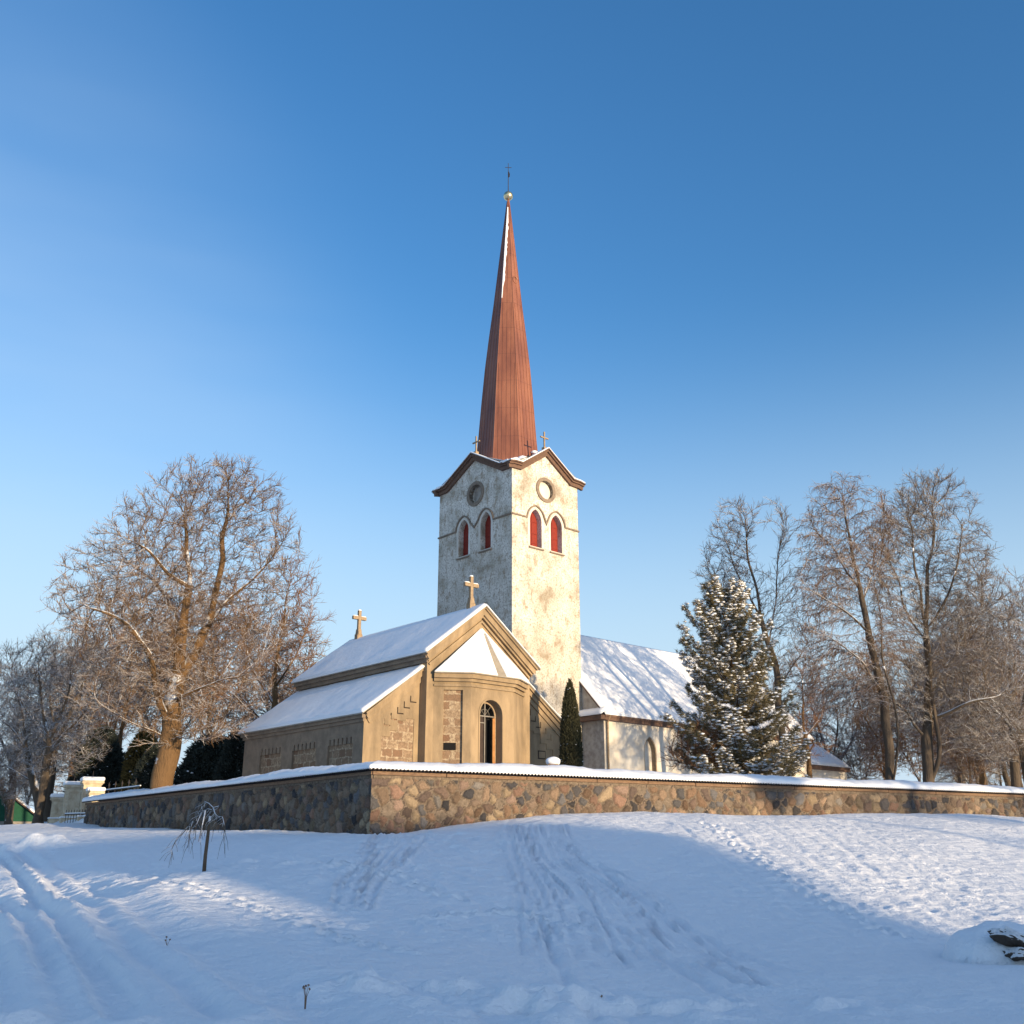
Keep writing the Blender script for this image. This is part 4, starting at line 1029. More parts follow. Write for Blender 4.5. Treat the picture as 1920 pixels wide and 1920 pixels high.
def colonise(skel, env, n_att, step, infl, kill, seed, up=.12, jit=.15, maxn=9000):
    r = np.random.default_rng(seed)
    vol = np.array([e[1][0]*e[1][1]*e[1][2] for e in env]); pr = vol/vol.sum()
    A = []
    for (c, rad), k in zip(env, (pr*n_att).astype(int)+1):
        d = unit(r.normal(size=(k, 3))); q = r.random(k)**(1/2.4); A.append(np.array(c)+d*q[:, None]*np.array(rad))
    A = np.vstack(A)
    # break the crown into clumps with gaps
    g = fbm(A[:, 0]*.45+seed, A[:, 2]*.45+A[:, 1]*.37, 2); A = A[g > -.13]
    pos = []; par = []
    for pth, root in skel:
        for i, p in enumerate(pth):
            if i == 0:
                last = root if root is not None else -1
                if root is not None: continue
            if last >= 0 and i > 0:
                a = pos[last]; n = max(1, int(np.linalg.norm(p-a)/step)); lat = r.normal(size=3)*.10
                for k in range(1, n+1):
                    t = k/n; pos.append(a*(1-t)+p*t+(lat*sin(pi*t)+r.normal(size=3)*.03)*(k < n)); par.append(last); last = len(pos)-1
            else: pos.append(p); par.append(-1); last = 0
            pass
    nseed = len(pos)
    P = np.array(pos); par = list(par)
    def nearest(A, Pn):
        d = ((A[:, None]-Pn[None])**2).sum(-1); i = d.argmin(1); return d[np.arange(len(A)), i], i
    bd, bi = nearest(A, P)
    dirs = {}
    for it in range(140):
        m = bd < infl*infl
        if not m.any() or len(P) > maxn: break
        ids = bi[m]; v = unit(A[m]-P[ids]); acc = np.zeros((len(P), 3)); np.add.at(acc, ids, v); u = np.unique(ids)
        pa = np.array(par)[u]; pd = np.where((pa >= 0)[:, None], unit(P[u]-P[np.maximum(pa, 0)]), np.array([0, 0, 1.]))
        nd_ = unit(unit(acc[u])+pd*.75+np.array([0, 0, up])+r.normal(size=(len(u), 3))*jit)
        new = P[u]+nd_*step
        base = len(P); P = np.vstack([P, new]); par += list(u)
        d2, i2 = nearest(A, new); b = d2 < bd; bd[b] = d2[b]; bi[b] = i2[b]+base
        keep = bd > kill*kill; A = A[keep]; bd = bd[keep]; bi = bi[keep]
        if len(A) == 0: break
    return P, np.array(par), nseed
def make_tree(name, label, cat, base, skel, env, o, group=None):
    """o: n_att, seed, r0 trunk radius, materials, twig settings"""
    X0 = np.array([base[0], base[1], 0.])
    P, par, ns = colonise([([np.array(p)-X0 for p in pts], root) for pts, root in skel], [(np.array(c)-X0, rad) for c, rad in env], o['n'], o.get('step', .42), o.get('infl', 3.2), o.get('kill', .75), o['seed'], o.get('up', .12), o.get('jit', .28))
    n = len(P)
    leaf = np.ones(n); 
    kids = [[] for _ in range(n)]
    for i in range(n):
        if par[i] >= 0: kids[par[i]].append(i)
    cnt = np.zeros(n); order = range(n-1, -1, -1)
    for i in order:
        if not kids[i]: cnt[i] = 1
        if par[i] >= 0: cnt[par[i]] += cnt[i]
    rt = o.get('rt', .0055); ex = math.log(max(cnt[0], 3))/math.log(o['r']/rt); R = np.maximum(rt*cnt**(1/ex), .0125)
    R[0] *= 1.25
    mk = np.array([max(k_, key=lambda q: cnt[q]) if k_ else i for i, k_ in enumerate(kids)]); pp = np.maximum(par, 0)
    fr = np.ones(n); fr[0] = 0
    for _ in range(o.get('sm', 3)):
        P = P+((P[pp]+P[mk])/2-P)*(.5*fr)[:, None]*np.where(mk == np.arange(n), 0, 1)[:, None]
    t = thing(name, label, cat, tuple(X0), 0, group)
    # heavy wood as smooth chains
    TH = o.get('th', .055); mb = MB(); thin_e = []
    seen = set()
    for i in range(n):
        p = par[i]
        if p < 0: starts = [i]
        else:
            main = max(kids[p], key=lambda k: cnt[k]); starts = [i] if i != main else []
        if not starts: continue
        ch_ = [p, i] if p >= 0 else [i]
        j = i
        while kids[j]:
            j = max(kids[j], key=lambda k: cnt[k]); ch_.append(j)
        hv = [k for k in ch_ if R[k] > TH]
        if len(hv) >= 3 and R[i] > TH:
            rr_ = [min(R[k], R[ch_[1]]*1.05) if q == 0 else R[k] for q, k in enumerate(ch_[:len(hv)+1])]
            pts = [P[k] for k in ch_[:len(rr_)]]
            if p < 0: pts = [pts[0]-np.array([0, 0, 1.])]+pts; rr_ = [rr_[0]*1.35]+rr_
            # soften the path
            mb.tube(pts, rr_, 10 if max(rr_) > .25 else 7)
            seen.update(ch_[1:len(hv)+1] if p >= 0 else ch_[:len(hv)+1])
    mb.build('trunk', o['bark'], t, True, fix=False)
    ids = np.array([i for i in range(n) if par[i] >= 0 and i not in seen])
    V0, Q0 = strands(np.stack([P[par[ids]], P[ids]], 1), np.stack([np.minimum(R[par[ids]], R[ids]*1.35), R[ids]], 1), 4)
    # twigs
    r = np.random.default_rng(o['seed']+100)
    cand = np.array([i for i in range(ns if o.get('bare') else 0, n) if R[i] < o.get('tmax', .05) and par[i] >= 0])
    k = o.get('k', 3); src = np.repeat(cand, k); N = len(src)
    f = r.random(N)[:, None]; p0 = P[par[src]]*(1-f)+P[src]*f; pd = unit(P[src]-P[par[src]])
    d = unit(pd*1.1+r.normal(size=(N, 3))*.62+np.array([0, 0, o.get('tup', .15)]))
    L = o.get('tl', .7)*r.uniform(.5, 1.15, N)[:, None]
    cur = np.array([0, 0, o.get('curl', .12)])
    p1 = p0+d*L*.35; d2 = unit(d+cur*.5+r.normal(size=(N, 3))*.14); p2 = p1+d2*L*.33; d3 = unit(d2+cur*.8+r.normal(size=(N, 3))*.14); p3 = p2+d3*L*.33
    tw = o.get('tr', .011)
    V1, Q1 = strands(np.stack([p0, p1, p2, p3], 1), np.array([tw, tw*.85, tw*.7, tw*.4]), 3)
    sets = [(V0, Q0), (V1, Q1)]
    m = o.get('k2', 2)
    if m:
        s0 = np.repeat(np.arange(N), m); M = len(s0); which = r.random(M)[:, None] < .5
        a = np.where(which, p1[s0], p2[s0]); dd = np.where(which, d2[s0], d3[s0])
        e = unit(dd+r.normal(size=(M, 3))*.7+cur*.5); l = L[s0]*r.uniform(.35, .7, M)[:, None]
        e2 = unit(e+cur+r.normal(size=(M, 3))*.2)
        sets.append(strands(np.stack([a, a+e*l*.5, a+e*l*.5+e2*l*.5], 1), np.array([tw*.75, tw*.6, tw*.35]), 3))
    Vs = []; Qs = []; off = 0
    for v, q in sets: Vs.append(v); Qs.append(q+off); off += len(v)
    me = np_mesh('crown', np.vstack(Vs), np.vstack(Qs), False); cr = link('crown', me, o['bark'] if 'barkc' not in o else o['barkc'], t); me.materials.append(o['twig'])
    mi = np.ones(sum(len(q) for q in Qs), np.int32); mi[:len(Qs[0])] = 0; me.polygons.foreach_set('material_index', mi)
    return t
def EL(px, py, rx, ry, Y, dep=.8, dy=0):
    c = at(px, py, Y+dy); s = (Y*cos(PITCH)+(c.z-CZ)*sin(PITCH))/F
    return (tuple(c), (rx*s, rx*s*dep, ry*s))
def PTS(l, Y): return [at(q[0], q[1], Y+(q[2] if len(q) > 2 else 0)) for q in l]
def skeleton(trunk, limbs, Y):
    """limbs: start anywhere; joined to the closest trunk vertex"""
    return [([np.array(p) for p in PTS(trunk, Y)], None)]+[(l, 'limb') for l in limbs]
def build(name, label, cat, Y, trunk, limbs, env, o, group=None, gz0=3.2):
    tp = [np.array(p) for p in PTS(trunk, Y)]; tp[0][2] = gz0
    base = tp[0].copy()
    step = o.get('step', .42)
    # lay the trunk out, then the limbs from their nearest trunk node
    skel = [(tp, None)]
    cnt = [tp[0]]; last = tp[0]
    for p in tp[1:]:
        n = max(1, int(np.linalg.norm(p-last)/step)); cnt += [last*(1-k/n)+p*k/n for k in range(1, n+1)]; last = p
    for l in limbs:
        lp = [np.array(p) for p in PTS(l, Y)]
        i = int(np.argmin([np.linalg.norm(q-lp[0]) for q in cnt])); skel.append((lp, i)); last = cnt[i]
        for p in lp[1:]:
            n = max(1, int(np.linalg.norm(p-last)/step)); cnt += [last*(1-k/n)+p*k/n for k in range(1, n+1)]; last = p
    return make_tree(name, label, cat, base, skel, [EL(*e[:4], Y, *(e[4:])) for e in env], o, group)
OB = dict(bark=M_BARK, twig=M_TWIG); OD = dict(bark=M_BARKD, twig=M_TWIGD); OR = dict(bark=M_BARK, twig=M_TWIGR)
GRP = 'bare deciduous trees of the churchyard'
build('deciduous_tree', 'huge spreading old bare tree with sunlit massive trunk behind the left wall', 'tree', 51.5,
      [(308, 1480), (312, 1430), (318, 1390), (322, 1350), (330, 1300, .3), (338, 1240, .3), (342, 1180, 0), (350, 1120, -.3), (354, 1060, 0), (350, 1010, .3), (345, 960, .3)],
      [[(320, 1370), (295, 1310, -.6), (285, 1255, -1), (270, 1210, -1.6), (245, 1170, -2), (205, 1150, -2.4), (165, 1140, -2.6)],
       [(335, 1280), (370, 1220, .8), (392, 1170, 1), (405, 1110, 1.2), (420, 1040, 1.4), (425, 980, 1.4), (428, 930, 1.6)],
       [(345, 1170), (315, 1120, 1.4), (290, 1085, 2), (255, 1065, 2.2)],
       [(330, 1310), (375, 1290, -1.5), (430, 1270, -2.4), (480, 1260, -3)],
       [(318, 1390), (270, 1365, -1), (225, 1345, -1.5), (175, 1310, -2)],
       [(350, 1100), (300, 1060, -1.4), (260, 1020, -2)],
       [(395, 1160), (440, 1110, 2.4), (480, 1080, 2.8), (520, 1040, 3)],
       [(322, 1372), (360, 1385, -2), (400, 1380, -2.6), (440, 1360, -3)],
       [(320, 1385), (290, 1390, -1.6), (250, 1400, -2.2)]],
      [(400, 940, 140, 80), (330, 1010, 150, 90), (178, 1115, 92, 84), (140, 1190, 60, 50), (250, 1060, 120, 90), (330, 1140, 170, 120), (490, 1030, 84, 110), (480, 1170, 95, 110), (260, 1290, 150, 90), (400, 1290, 120, 100), (450, 900, 50, 48), (300, 1200, 180, 110)],
      dict(OB, n=13000, seed=11, r=.56, k=3, k2=2, tl=.6, jit=.22, kill=.44, step=.30, infl=2.6, maxn=22000, tr=.0115), GRP)
build('deciduous_tree', 'russet twigged bare tree crowding behind the chapel roof, right of the old tree', 'tree', 62,
      [(505, 1480), (508, 1400), (515, 1300), (525, 1200), (535, 1120)], [[(512, 1330), (470, 1250, 1), (450, 1170, 1)], [(518, 1290), (560, 1220, -1), (580, 1160, -1)], [(510, 1380), (470, 1330, -1), (430, 1290, -1)]],
      [(540, 1130, 62, 95), (470, 1170, 80, 100), (520, 1270, 90, 90), (440, 1310, 80, 90), (590, 1190, 28, 55)],
      dict(OR, n=6500, seed=21, r=.24, k=3, k2=2, tl=.75, jit=.2, tr=.013, kill=.55, step=.36, maxn=14000), GRP)
build('deciduous_tree', 'rounded grey bare tree at the far left edge above the gate pillars', 'tree', 74,
      [(95, 1520), (98, 1440), (100, 1350), (95, 1270)], [[(98, 1420), (60, 1350), (30, 1290)], [(98, 1390), (140, 1320), (170, 1250)]],
      [(95, 1260, 80, 80), (20, 1300, 65, 90), (160, 1270, 80, 90), (80, 1380, 100, 80)],
      dict(OD, n=6000, seed=31, r=.30, k=3, k2=2, tl=.8, jit=.22, tr=.014, kill=.6, step=.4, maxn=12000), GRP, 2.2)
build('deciduous_tree', 'curved trunk bare tree leaning before the pale sky at the left border', 'tree', 68,
      [(82, 1530), (70, 1490), (58, 1450), (50, 1400), (46, 1340), (30, 1290)], [[(50, 1410), (20, 1360), (-10, 1330)], [(60, 1460), (20, 1440), (-10, 1430)], [(75, 1500), (50, 1495), (20, 1490)]],
      [(30, 1270, 45, 70), (0, 1350, 55, 70), (40, 1400, 60, 70)],
      dict(OD, n=2200, seed=37, r=.25, k=3, k2=2, tl=.8, jit=.25, tr=.013, kill=.6), GRP, 2.0)
build('deciduous_tree', 'slender dark bare tree with upswept limbs directly behind the snowy pine', 'tree', 62,
      [(1478, 1470), (1470, 1400), (1458, 1300), (1440, 1210), (1425, 1150), (1412, 1080), (1400, 1020), (1395, 960)],
      [[(1425, 1160), (1400, 1110, -1), (1370, 1050, -1.4), (1350, 990, -1.6)], [(1440, 1210), (1455, 1120, 1), (1458, 1040, 1.2), (1468, 970, 1.4)], [(1432, 1180), (1390, 1140, 1), (1350, 1110, 1.5), (1325, 1070, 1.5)], [(1458, 1290), (1500, 1230, -1), (1520, 1180, -1)]],
      [(1385, 1000, 58, 70), (1355, 1080, 48, 80), (1455, 1010, 38, 72), (1410, 1090, 80, 80), (1470, 1130, 50, 80), (1500, 1240, 50, 80), (1400, 950, 25, 22)],
      dict(OD, n=6500, seed=41, r=.22, k=3, k2=1, tl=.7, jit=.15, up=.35, kill=.48, step=.33, curl=.2, maxn=14000, tr=.0125), GRP)
build('birch_tree', 'tall birch with reddish drooping crown, left of the two big trees on the right', 'tree', 56,
      [(1676, 1475), (1668, 1420), (1658, 1350), (1645, 1280), (1635, 1220), (1622, 1150), (1610, 1080), (1596, 1010), (1585, 950), (1578, 905)],
      [[(1650, 1300), (1620, 1240, -1), (1580, 1210, -1.5), (1540, 1190, -2)], [(1630, 1190), (1590, 1150, -1), (1540, 1120, -1.5), (1500, 1090, -2)], [(1620, 1130), (1650, 1050, 1), (1660, 980, 1), (1655, 930, 1)], [(1615, 1100), (1570, 1040, 1), (1530, 1000, 1)], [(1690, 1475), (1684, 1400, -1), (1672, 1300, -1), (1655, 1190, -1), (1640, 1080, -1)]],
      [(1578, 950, 62, 62), (1540, 1010, 52, 70), (1635, 985, 55, 80), (1590, 1080, 95, 90), (1540, 1160, 60, 90), (1640, 1180, 70, 90), (1580, 1280, 85, 80)],
      dict(bark=M_BARKD, twig=M_TWIGB, n=12500, seed=51, r=.27, k=4, k2=2, tl=.72, jit=.17, up=.3, tup=-.1, curl=-.55, tr=.0105, kill=.5, step=.33, maxn=17000), GRP)
build('deciduous_tree', 'tallest round crowned bare tree with forked trunk on the right', 'tree', 58,
      [(1738, 1478), (1740, 1420), (1742, 1350), (1740, 1280), (1735, 1200), (1738, 1120), (1745, 1040), (1750, 970)],
      [[(1756, 1478), (1764, 1400, -.5), (1752, 1330, -.5), (1745, 1230, -.6), (1728, 1150, -.6), (1715, 1070, -1), (1712, 1000, -1)], [(1740, 1300), (1790, 1230, 1), (1830, 1160, 1.5), (1850, 1090, 2)], [(1738, 1180), (1780, 1110, -1), (1800, 1030, -1.5), (1810, 980, -1.5)], [(1735, 1200), (1690, 1130, 1), (1670, 1060, 1)], [(1742, 1350), (1810, 1320, -1.5), (1860, 1310, -2)], [(1742, 1380), (1700, 1330, -1), (1660, 1300, -1.5)]],
      [(1745, 960, 90, 75), (1700, 1030, 75, 90), (1800, 1040, 65, 85), (1750, 1130, 120, 100), (1850, 1150, 55, 90), (1810, 1270, 110, 90), (1690, 1290, 75, 90), (1850, 1360, 80, 70)],
      dict(bark=M_BARKD, twig=M_TWIGD, n=17000, seed=61, r=.36, k=4, k2=2, tl=.62, jit=.15, up=.35, curl=.2, tr=.0112, kill=.45, step=.31, maxn=26000), GRP)
build('deciduous_tree', 'dense bare tree cut by the right edge of the picture', 'tree', 70,
      [(1905, 1490), (1900, 1400), (1895, 1300), (1895, 1200), (1905, 1120)], [[(1897, 1330), (1860, 1270), (1840, 1220)], [(1897, 1300), (1935, 1220), (1950, 1150)]],
      [(1915, 1120, 45, 70), (1890, 1220, 60, 80), (1960, 1180, 60, 110), (1890, 1340, 80, 90), (1960, 1330, 60, 90)],
      dict(bark=M_BARKD, twig=M_TWIGB, n=8500, seed=71, r=.30, k=3, k2=2, tl=.8, jit=.32, tr=.013, kill=.6, step=.4, maxn=12000), GRP)
bT = [o for o in bpy.data.objects if o.get('label', '').startswith('tallest round')][0]; bR = [o for o in bpy.data.objects if o.get('label', '').startswith('russet twigged')][0]; bG = [o for o in bpy.data.objects if o.get('label', '').startswith('rounded grey')][0]
def copy_tree(o, parent=None):
    c = o.copy(); COL.objects.link(c)
    if parent: c.parent = parent
    for ch_ in list(o.children): copy_tree(ch_, c)
    return c
for src, px, Y, s, rz, lab in ((bG, 1560, 92, .95, 2.2, 'bare tree filling the space behind the birch on its left'), (bR, 1665, 84, .95, 1.0, 'bare tree between and behind the birch and the tallest tree'), (bG, 1800, 86, 1.15, 4.0, 'bare tree behind the right half of the tallest tree'), (bT, 1895, 92, .85, 3.5, 'bare tree behind the one cut by the right edge'), (bR, 1845, 74, .85, 5.0, 'russet bare tree just left of the one cut by the right edge'),
                               (bR, 1520, 76, .8, .6, 'russet bare tree between the pine and the birch'), (bT, 1850, 80, .92, 1.9, 'bare tree behind the snowy side limb of the tallest tree'), (bG, 1940, 62, 1.0, 5.6, 'nearest bare tree at the right border'), (bG, 75, 66, .85, 3.0, 'grey bare tree just left of the gate pillars'),
 (bR, 215, 78, .95, 2.6, 'bare tree behind the left half of the old tree'), (bG, 30, 104, 1.2, 1.2, 'hazy bare tree over the green gabled house'), (bR, 130, 92, 1.0, 4.4, 'bare tree over the brown shed')):
    c = copy_tree(src); c['label'] = lab; p = at(px, 1470, Y); c.location = (p.x, Y, 3.2*(1-s)); c.rotation_euler.z = rz; c.scale = (s, s, s)
# distant scrub trees, one model copied about
proto = build('scrub_tree', 'russet scrub tree beyond the right end of the church choir', 'tree', 92,
      [(1610, 1500), (1612, 1440), (1612, 1400)], [[(1611, 1495), (1590, 1430, 1), (1578, 1370, 1.4)], [(1611, 1490), (1635, 1420, -1), (1645, 1370, -1.5)], [(1611, 1495), (1600, 1440, -1), (1598, 1380, -2)], [(1611, 1480), (1625, 1430, 1), (1622, 1370, 1.5)]],
      [(1612, 1390, 58, 52), (1590, 1430, 50, 40), (1640, 1430, 45, 40)],
      dict(bark=M_BARKD, twig=M_TWIGB, n=2600, seed=81, r=.10, k=3, k2=2, tl=.8, jit=.35, step=.42, infl=3.6, kill=.6, tr=.016, th=.05), 'scrub trees in the background', 2.6)
def copy_tree(o, parent=None):
    c = o.copy(); COL.objects.link(c)
    if parent: c.parent = parent
    for ch_ in list(o.children): copy_tree(ch_, c)
    return c
for px, Y, s, rz, lab in ((1545, 88, .95, 2.1, 'scrub tree showing between the pine and the choir roof'), (1670, 84, 1.15, 4., 'scrub tree filling the gap behind the birch trunk'), (1725, 80, 1.0, 1., 'scrub tree tangled behind the forked trunk'),
                          (1790, 76, 1.25, 5.2, 'broad scrub tree right of the forked trunk'), (1850, 82, 1.5, 3.1, 'tall scrub tree, second from the right edge'), (1900, 72, 1.0, .4, 'low scrub tree at the right edge behind the wall'),
                          (1930, 88, 1.7, 2.6, 'highest scrub tree at the right border'), (1830, 66, .75, 2.2, 'small scrub tree close behind the wall on the right'),
                          (130, 92, 1.6, 1.4, 'big scrub tree above the shed roof'), (215, 84, 1.9, 3.3, 'big scrub tree behind the dark spruce on the left'), (60, 120, 1.5, 5.0, 'far scrub tree over the shed and green house'),
                          (20, 100, .9, 2.2, 'low brush tree right beside the green gable'), (70, 92, .75, .8, 'small brush tree in front of the shed roof'),
                          (400, 80, 1.8, 4.1, 'scrub tree hidden among the branches left of the chapel'), (480, 90, 1.9, .9, 'scrub tree just left of the lower chapel roof'), (300, 88, 1.8, 5.6, 'scrub tree behind the old massive trunk'), (555, 76, 1.1, 1.9, 'thin scrub tree against the chapel roof eaves')):
    c = copy_tree(proto); c['label'] = lab; p = at(px, 1470, Y); c.location = (p.x, Y, 2.6*(1-s)+(.0 if px > 200 else -.8)); c.rotation_euler.z = rz; c.scale = (s, s, s)
build('bare_bush', 'reddish twiggy bush against the white church wall under the pine', 'bush', 50.3,
      [(1330, 1452), (1328, 1435), (1325, 1420)], [[(1330, 1445), (1300, 1420), (1280, 1400)], [(1330, 1445), (1350, 1415), (1365, 1395)], [(1330, 1448), (1285, 1430), (1262, 1420)], [(1330, 1448), (1370, 1430), (1395, 1410)]],
      [(1320, 1400, 66, 42), (1280, 1418, 40, 32), (1375, 1405, 45, 44)],
      dict(bark=M_TWIGR, twig=M_TWIGR, n=2400, seed=91, r=.06, k=3, k2=2, tl=.4, jit=.2, step=.2, infl=1.6, kill=.26, up=.4, tr=.009, th=.03, tmax=.03))

# ------------------------------------------------------------------ evergreens
def tri_mesh(name, C, D, Wd, m, par, n=None):
    """a pointed blade per row: base centre C, vector D to the tip, width vector Wd"""
    N = len(C); V = np.empty((N, 3, 3)); V[:, 0] = C-Wd; V[:, 1] = C+Wd; V[:, 2] = C+D
    return link(name, np_mesh(name, V.reshape(-1, 3), np.arange(3*N).reshape(N, 3), False), m, par)
_ico = bmesh.new(); bmesh.ops.create_icosphere(_ico, subdivisions=1, radius=1); IV = np.array([v.co[:] for v in _ico.verts]); IF = np.array([[v.index for v in f.verts] for f in _ico.faces]); _ico.free()
def clumps(name, C, R, m, par, seed=0, flat=.55):
    r = np.random.default_rng(seed); N = len(C)
    V = IV[None]*(R[:, None, None]*np.array([1, 1, flat]))*(1+r.uniform(-.3, .3, (N, len(IV), 1)))+C[:, None]
    Q = (IF[None]+np.arange(N)[:, None, None]*len(IV)).reshape(-1, 3)
    return link(name, np_mesh(name, V.reshape(-1, 3), Q, True), m, par)
r = np.random.default_rng(5)
YP = 51.0
pb = at(1398, 1460, YP); pt_ = at(1352, 1098, YP)
pine = thing('pine_tree', 'bushy pine loaded with clumps of snow in front of the church nave', 'tree', (pb.x, YP, 3.2))
PB = np.array([0, 0, 0.]); PT = np.array([pt_.x-pb.x, 0.0, pt_.z-3.2])
mb = MB(); mb.tube([(0, 0, -.5), tuple(PT*.3+np.array([.15, .1, 0])), tuple(PT*.6+np.array([.1, -.1, 0])), tuple(PT*.97)], [.22, .16, .10, .02], 8); mb.build('trunk', M_BARK, pine, True)
C = []; D = []; S1 = []; S2 = []
bm_ = MB()
Hh = PT[2]
NB_ = 112
for i in range(NB_):
    t = .05+.93*(i/NB_)**1.0; az = i*2.399+r.uniform(-.4, .4); s0 = PB+PT*t
    Lp = np.interp(t, [0, .08, .2, .35, .5, .65, .8, .92, 1], [3.0, 3.6, 3.45, 3.1, 2.7, 2.15, 1.55, .9, .2])*r.uniform(.5, 1.16)*(1+.04*cos(az-pi*.95))
    if t < .25 and r.random() < .25: Lp *= .6
    h = np.array([cos(az), sin(az), 0]); rise0 = np.interp(t, [0, .25, .6, 1], [-.20, -.02, .30, .9])
    pts = [s0+h*Lp*q+np.array([0, 0, Lp*(rise0*q+.30*q*q-.16*sin(pi*q))]) for q in np.linspace(0, 1, 7)]
    bm_.tube([tuple(p) for p in pts], list(np.linspace(.05, .012, 7)), 4)
    ns = int(8+Lp*15)
    for k in range(ns):
        q = .22+.78*(k+.5)/ns; j = int(q*6); f = q*6-j; p = pts[j]*(1-f)+pts[min(j+1, 6)]*f
        side = np.cross(h, [0, 0, 1.]); sl = (1-q*.65)*Lp*.42*r.uniform(.3, 1.0)*(-1 if k % 2 else 1)
        d0 = unit(side*np.sign(sl)*.8+h*.65+np.array([0, 0, .25]))
        e = p+d0*abs(sl)
        bm_.tube([tuple(p), tuple(e)], [.014, .007], 3)
        m = max(2, int(abs(sl)*6.5))
        for z in range(m):
            g_ = p+(e-p)*(z+1)/m+r.normal(size=3)*.05; C.append(g_); D.append(unit(d0+np.array([0, 0, .35])+r.normal(size=3)*.3))
    for k in range(5): C.append(pts[-1]+r.normal(size=3)*.08); D.append(unit(h+np.array([0, 0, .6])+r.normal(size=3)*.25))
bm_.build('branches', M_BARK, pine, fix=False)
C = np.array(C); D = np.array(D); N = len(C); K = 18
Cc = np.repeat(C, K, 0)+r.normal(size=(N*K, 3))*.035; Dd = unit(np.repeat(D, K, 0)+r.normal(size=(N*K, 3))*.62)*r.uniform(.13, .24, (N*K, 1)); Wd = unit(np.cross(Dd, r.normal(size=(N*K, 3))))*.013
tri_mesh('needles', Cc, Dd, Wd, M_PINE, pine)
g_ = fbm(C[:, 0]*1.3, C[:, 2]*1.6+C[:, 1]*1.1, 3)
sel = r.random(N) < np.clip(.55+1.5*g_, .15, .95)
clumps('snow_clumps', C[sel]+D[sel]*.03+np.array([0, 0, .02]), r.uniform(.06, .15, sel.sum()), M_SNOW, pine, 2, .34)

def dense_evergreen(name, label, x, y, zb, H_, rad, n, m, seed, prof=((0, .7), (.1, 1), (.4, .92), (.7, .62), (.9, .28), (1, .03)), shag=.12, sz=.16, up=.9, droop=0, cat='tree', snow_p=0.0, group=None):
    r = np.random.default_rng(seed); t = thing(name, label, cat, (x, y, zb), 0, group)
    px_, pr_ = zip(*prof)
    hs = np.linspace(0, 1, 24); V = []; 
    for h in hs:
        for k in range(20):
            a = 2*pi*k/20; q = rad*np.interp(h, px_, pr_)*(.80+.10*sin(5*a+h*9+seed)); V.append((q*cos(a), q*sin(a), h*H_))
    ix = np.arange(24*20).reshape(24, 20); nxt = np.roll(ix, -1, 1)
    link('shade_core', np_mesh('shade_core', V, np.stack([ix[:-1], nxt[:-1], nxt[1:], ix[1:]], -1).reshape(-1, 4)), M_SHADECORE, t)  # near-black core added to block light and darken the inside
    h = r.random(n*2); w = np.interp(h, px_, pr_); h = h[r.random(n*2) < w/w.max()][:n]; k = len(h)
    a = r.random(k)*2*pi; lump_ = fbm(a*2.2+seed, h*H_*1.1, 3, .6)
    q = rad*np.interp(h, px_, pr_)*(.86+.9*shag*lump_*2+r.uniform(-.14, .10, k))
    C = np.stack([q*np.cos(a), q*np.sin(a), h*H_], 1); o_ = np.stack([np.cos(a), np.sin(a), np.zeros(k)], 1)
    D = unit(o_*.8+np.array([0, 0, up-droop])+r.normal(size=(k, 3))*.45)*r.uniform(.6, 1.3, (k, 1))*sz
    Wd = unit(np.cross(D, r.normal(size=(k, 3))+o_*.3))*sz*.22
    tri_mesh('foliage', C, D, Wd, m, t)
    mb = MB(); mb.tube([(0, 0, -.6), (0, 0, H_*.5)], [rad*.18, rad*.08], 8); mb.build('trunk', M_BARKD, t)
    if snow_p:
        s = r.random(k) < snow_p*np.clip(.6+2*lump_, 0, 2); clumps('snow_clumps', C[s]+np.array([0, 0, .03]), r.uniform(.02, .05, s.sum())*sz/.13, M_SNOW, t, seed, .6)
    return t
M_SHADECORE, _, _ = mat('shade_core_dark', (.012, .014, .009), .9)
p = at(1071, 1440, 48.6); tz = at(1069, 1273, 48.6).z
dense_evergreen('thuja_column', 'narrow dark columnar thuja between the chapel and the tower', p.x, 48.6, 3.1, tz-3.1, .56, 19000, M_THUJA, 3, ((0, .9), (.3, 1), (.6, .88), (.8, .62), (.93, .3), (1, .03)), .05, .12, 1.4, 0, 'tree', .012)
for px, pxw, pyt, Y, m, sd_, lab, nm, sn in ((182, 56, 1362, 72, M_SPRUCE, 1, 'dark bluish spruce behind the gate pillars', 'spruce_tree', .012), (262, 36, 1362, 70, M_THUJALIT, 2, 'thuja with sunlit gold in its colour, left of the massive trunk', 'thuja_tree', .008),
                               (392, 62, 1372, 62, M_SPRUCE, 3, 'broad dark evergreen between the massive trunk and the chapel', 'spruce_tree', .012), (436, 30, 1368, 58.5, M_SPRUCE, 4, 'narrow blue black evergreen touching the chapel corner', 'spruce_tree', .015), (280, 30, 1400, 60, M_SPRUCE, 6, 'low black evergreen in the shade left of the massive trunk', 'spruce_tree', .01)):
    p = at(px, 1480, Y); s = p.y*1.03/F; zt = at(px, pyt, Y).z
    dense_evergreen(nm, lab, p.x, Y, 2.9, zt-2.9, pxw*s, 16000, m, sd_, ((0, .9), (.15, 1), (.5, .93), (.75, .7), (.92, .36), (1, .05)), .22, .24, .5, .3, 'tree', sn)

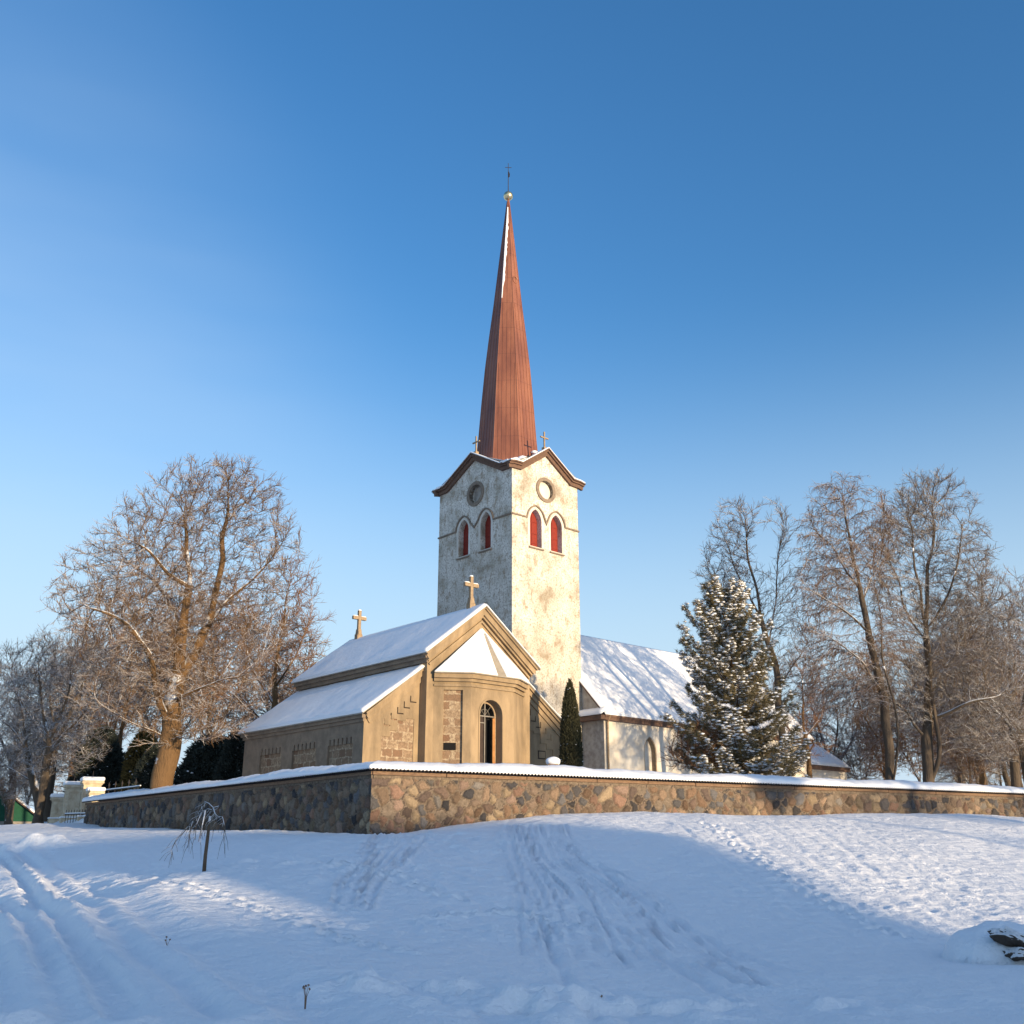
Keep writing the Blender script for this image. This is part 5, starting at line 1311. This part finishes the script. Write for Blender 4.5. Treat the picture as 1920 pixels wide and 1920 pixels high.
# ------------------------------------------------------------------ beyond the frame, towards the sun: unseen buildings and trees added to cast shade
sv = Vector((sin(radians(SUN_AZ)), -cos(radians(SUN_AZ)))); av = Vector((-sv.y, sv.x))
def off(a, s): return (av.x*a+sv.x*s, av.y*a+sv.y*s)
TE = tan(radians(SUN_EL))
x, y = off(-19, 82)
house('barn', 'long brown barn with snowy roof, added out of view to shade the foreground', 'barn', x, y, math.atan2(av.y, av.x)+pi/2, 12, 60, 4.2, 1.75+82*TE, -2, M_BROWNB, M_BROWNB, False)
x, y = off(15.1, 70)
house('house', 'boarded house added out of view to shade the foreground', 'house', x, y, math.atan2(av.y, av.x)+pi/2, 9, 7.2, 6.2, 4.9+70*TE, -2, M_BROWNB, M_BROWNB)
for a, s_, b0, b1, rad, prof_, lab in ((19.4, 66, .35, 4.3, 6.5, ((0, .06), (.5, .54), (.9, .95), (1, .9)), 'flat topped pine added out of view, crown shaped to shade the bank'),
                                (37.1, 60, 5.6, 10.6, 1.6, ((0, .5), (.3, 1), (.7, .9), (1, .2)), 'high crowned pine added out of view to shade the chapel aisle')):
    x, y = off(a, s_); dense_evergreen('pine_tree', lab, x, y, b0+s_*TE, b1-b0, rad, 7000, M_SPRUCE, 47, prof_, .3, .5, .2, .3)  # unseen crowns, shaped for the edge of the shade they cast
    po_ = [o for o in bpy.data.objects if o.get('label') == lab][0]
    mb = MB(); mb.tube([(0, 0, -(b0+s_*TE)-.5), (0, 0, .4)], [.25, .18], 8); mb.build('trunk', M_BARK, po_)
big = [o for o in bpy.data.objects if o.get('label', '').startswith('rounded grey')][0]
for a, s, sc_, rz, lab in ((38.5, 62, .55, 2.5, 'smaller bare roadside tree, outside the view'), (52, 5, .82, 4., 'bare tree by the churchyard wall, outside the view'), (45.2, 32, 1.12, 1.2, 'bare tree beyond the right end of the wall, outside the view'), (4, 84, .8, 3.3, 'bare tree beyond the barn, outside the view'), (11, 90, .62, 1.3, 'bare tree behind the barn gable, outside the view')):
    x, y = off(a, s); c = copy_tree(big); c.location = (x, y, -.5); c.rotation_euler.z = rz; c.scale = (sc_,)*3; c['label'] = lab
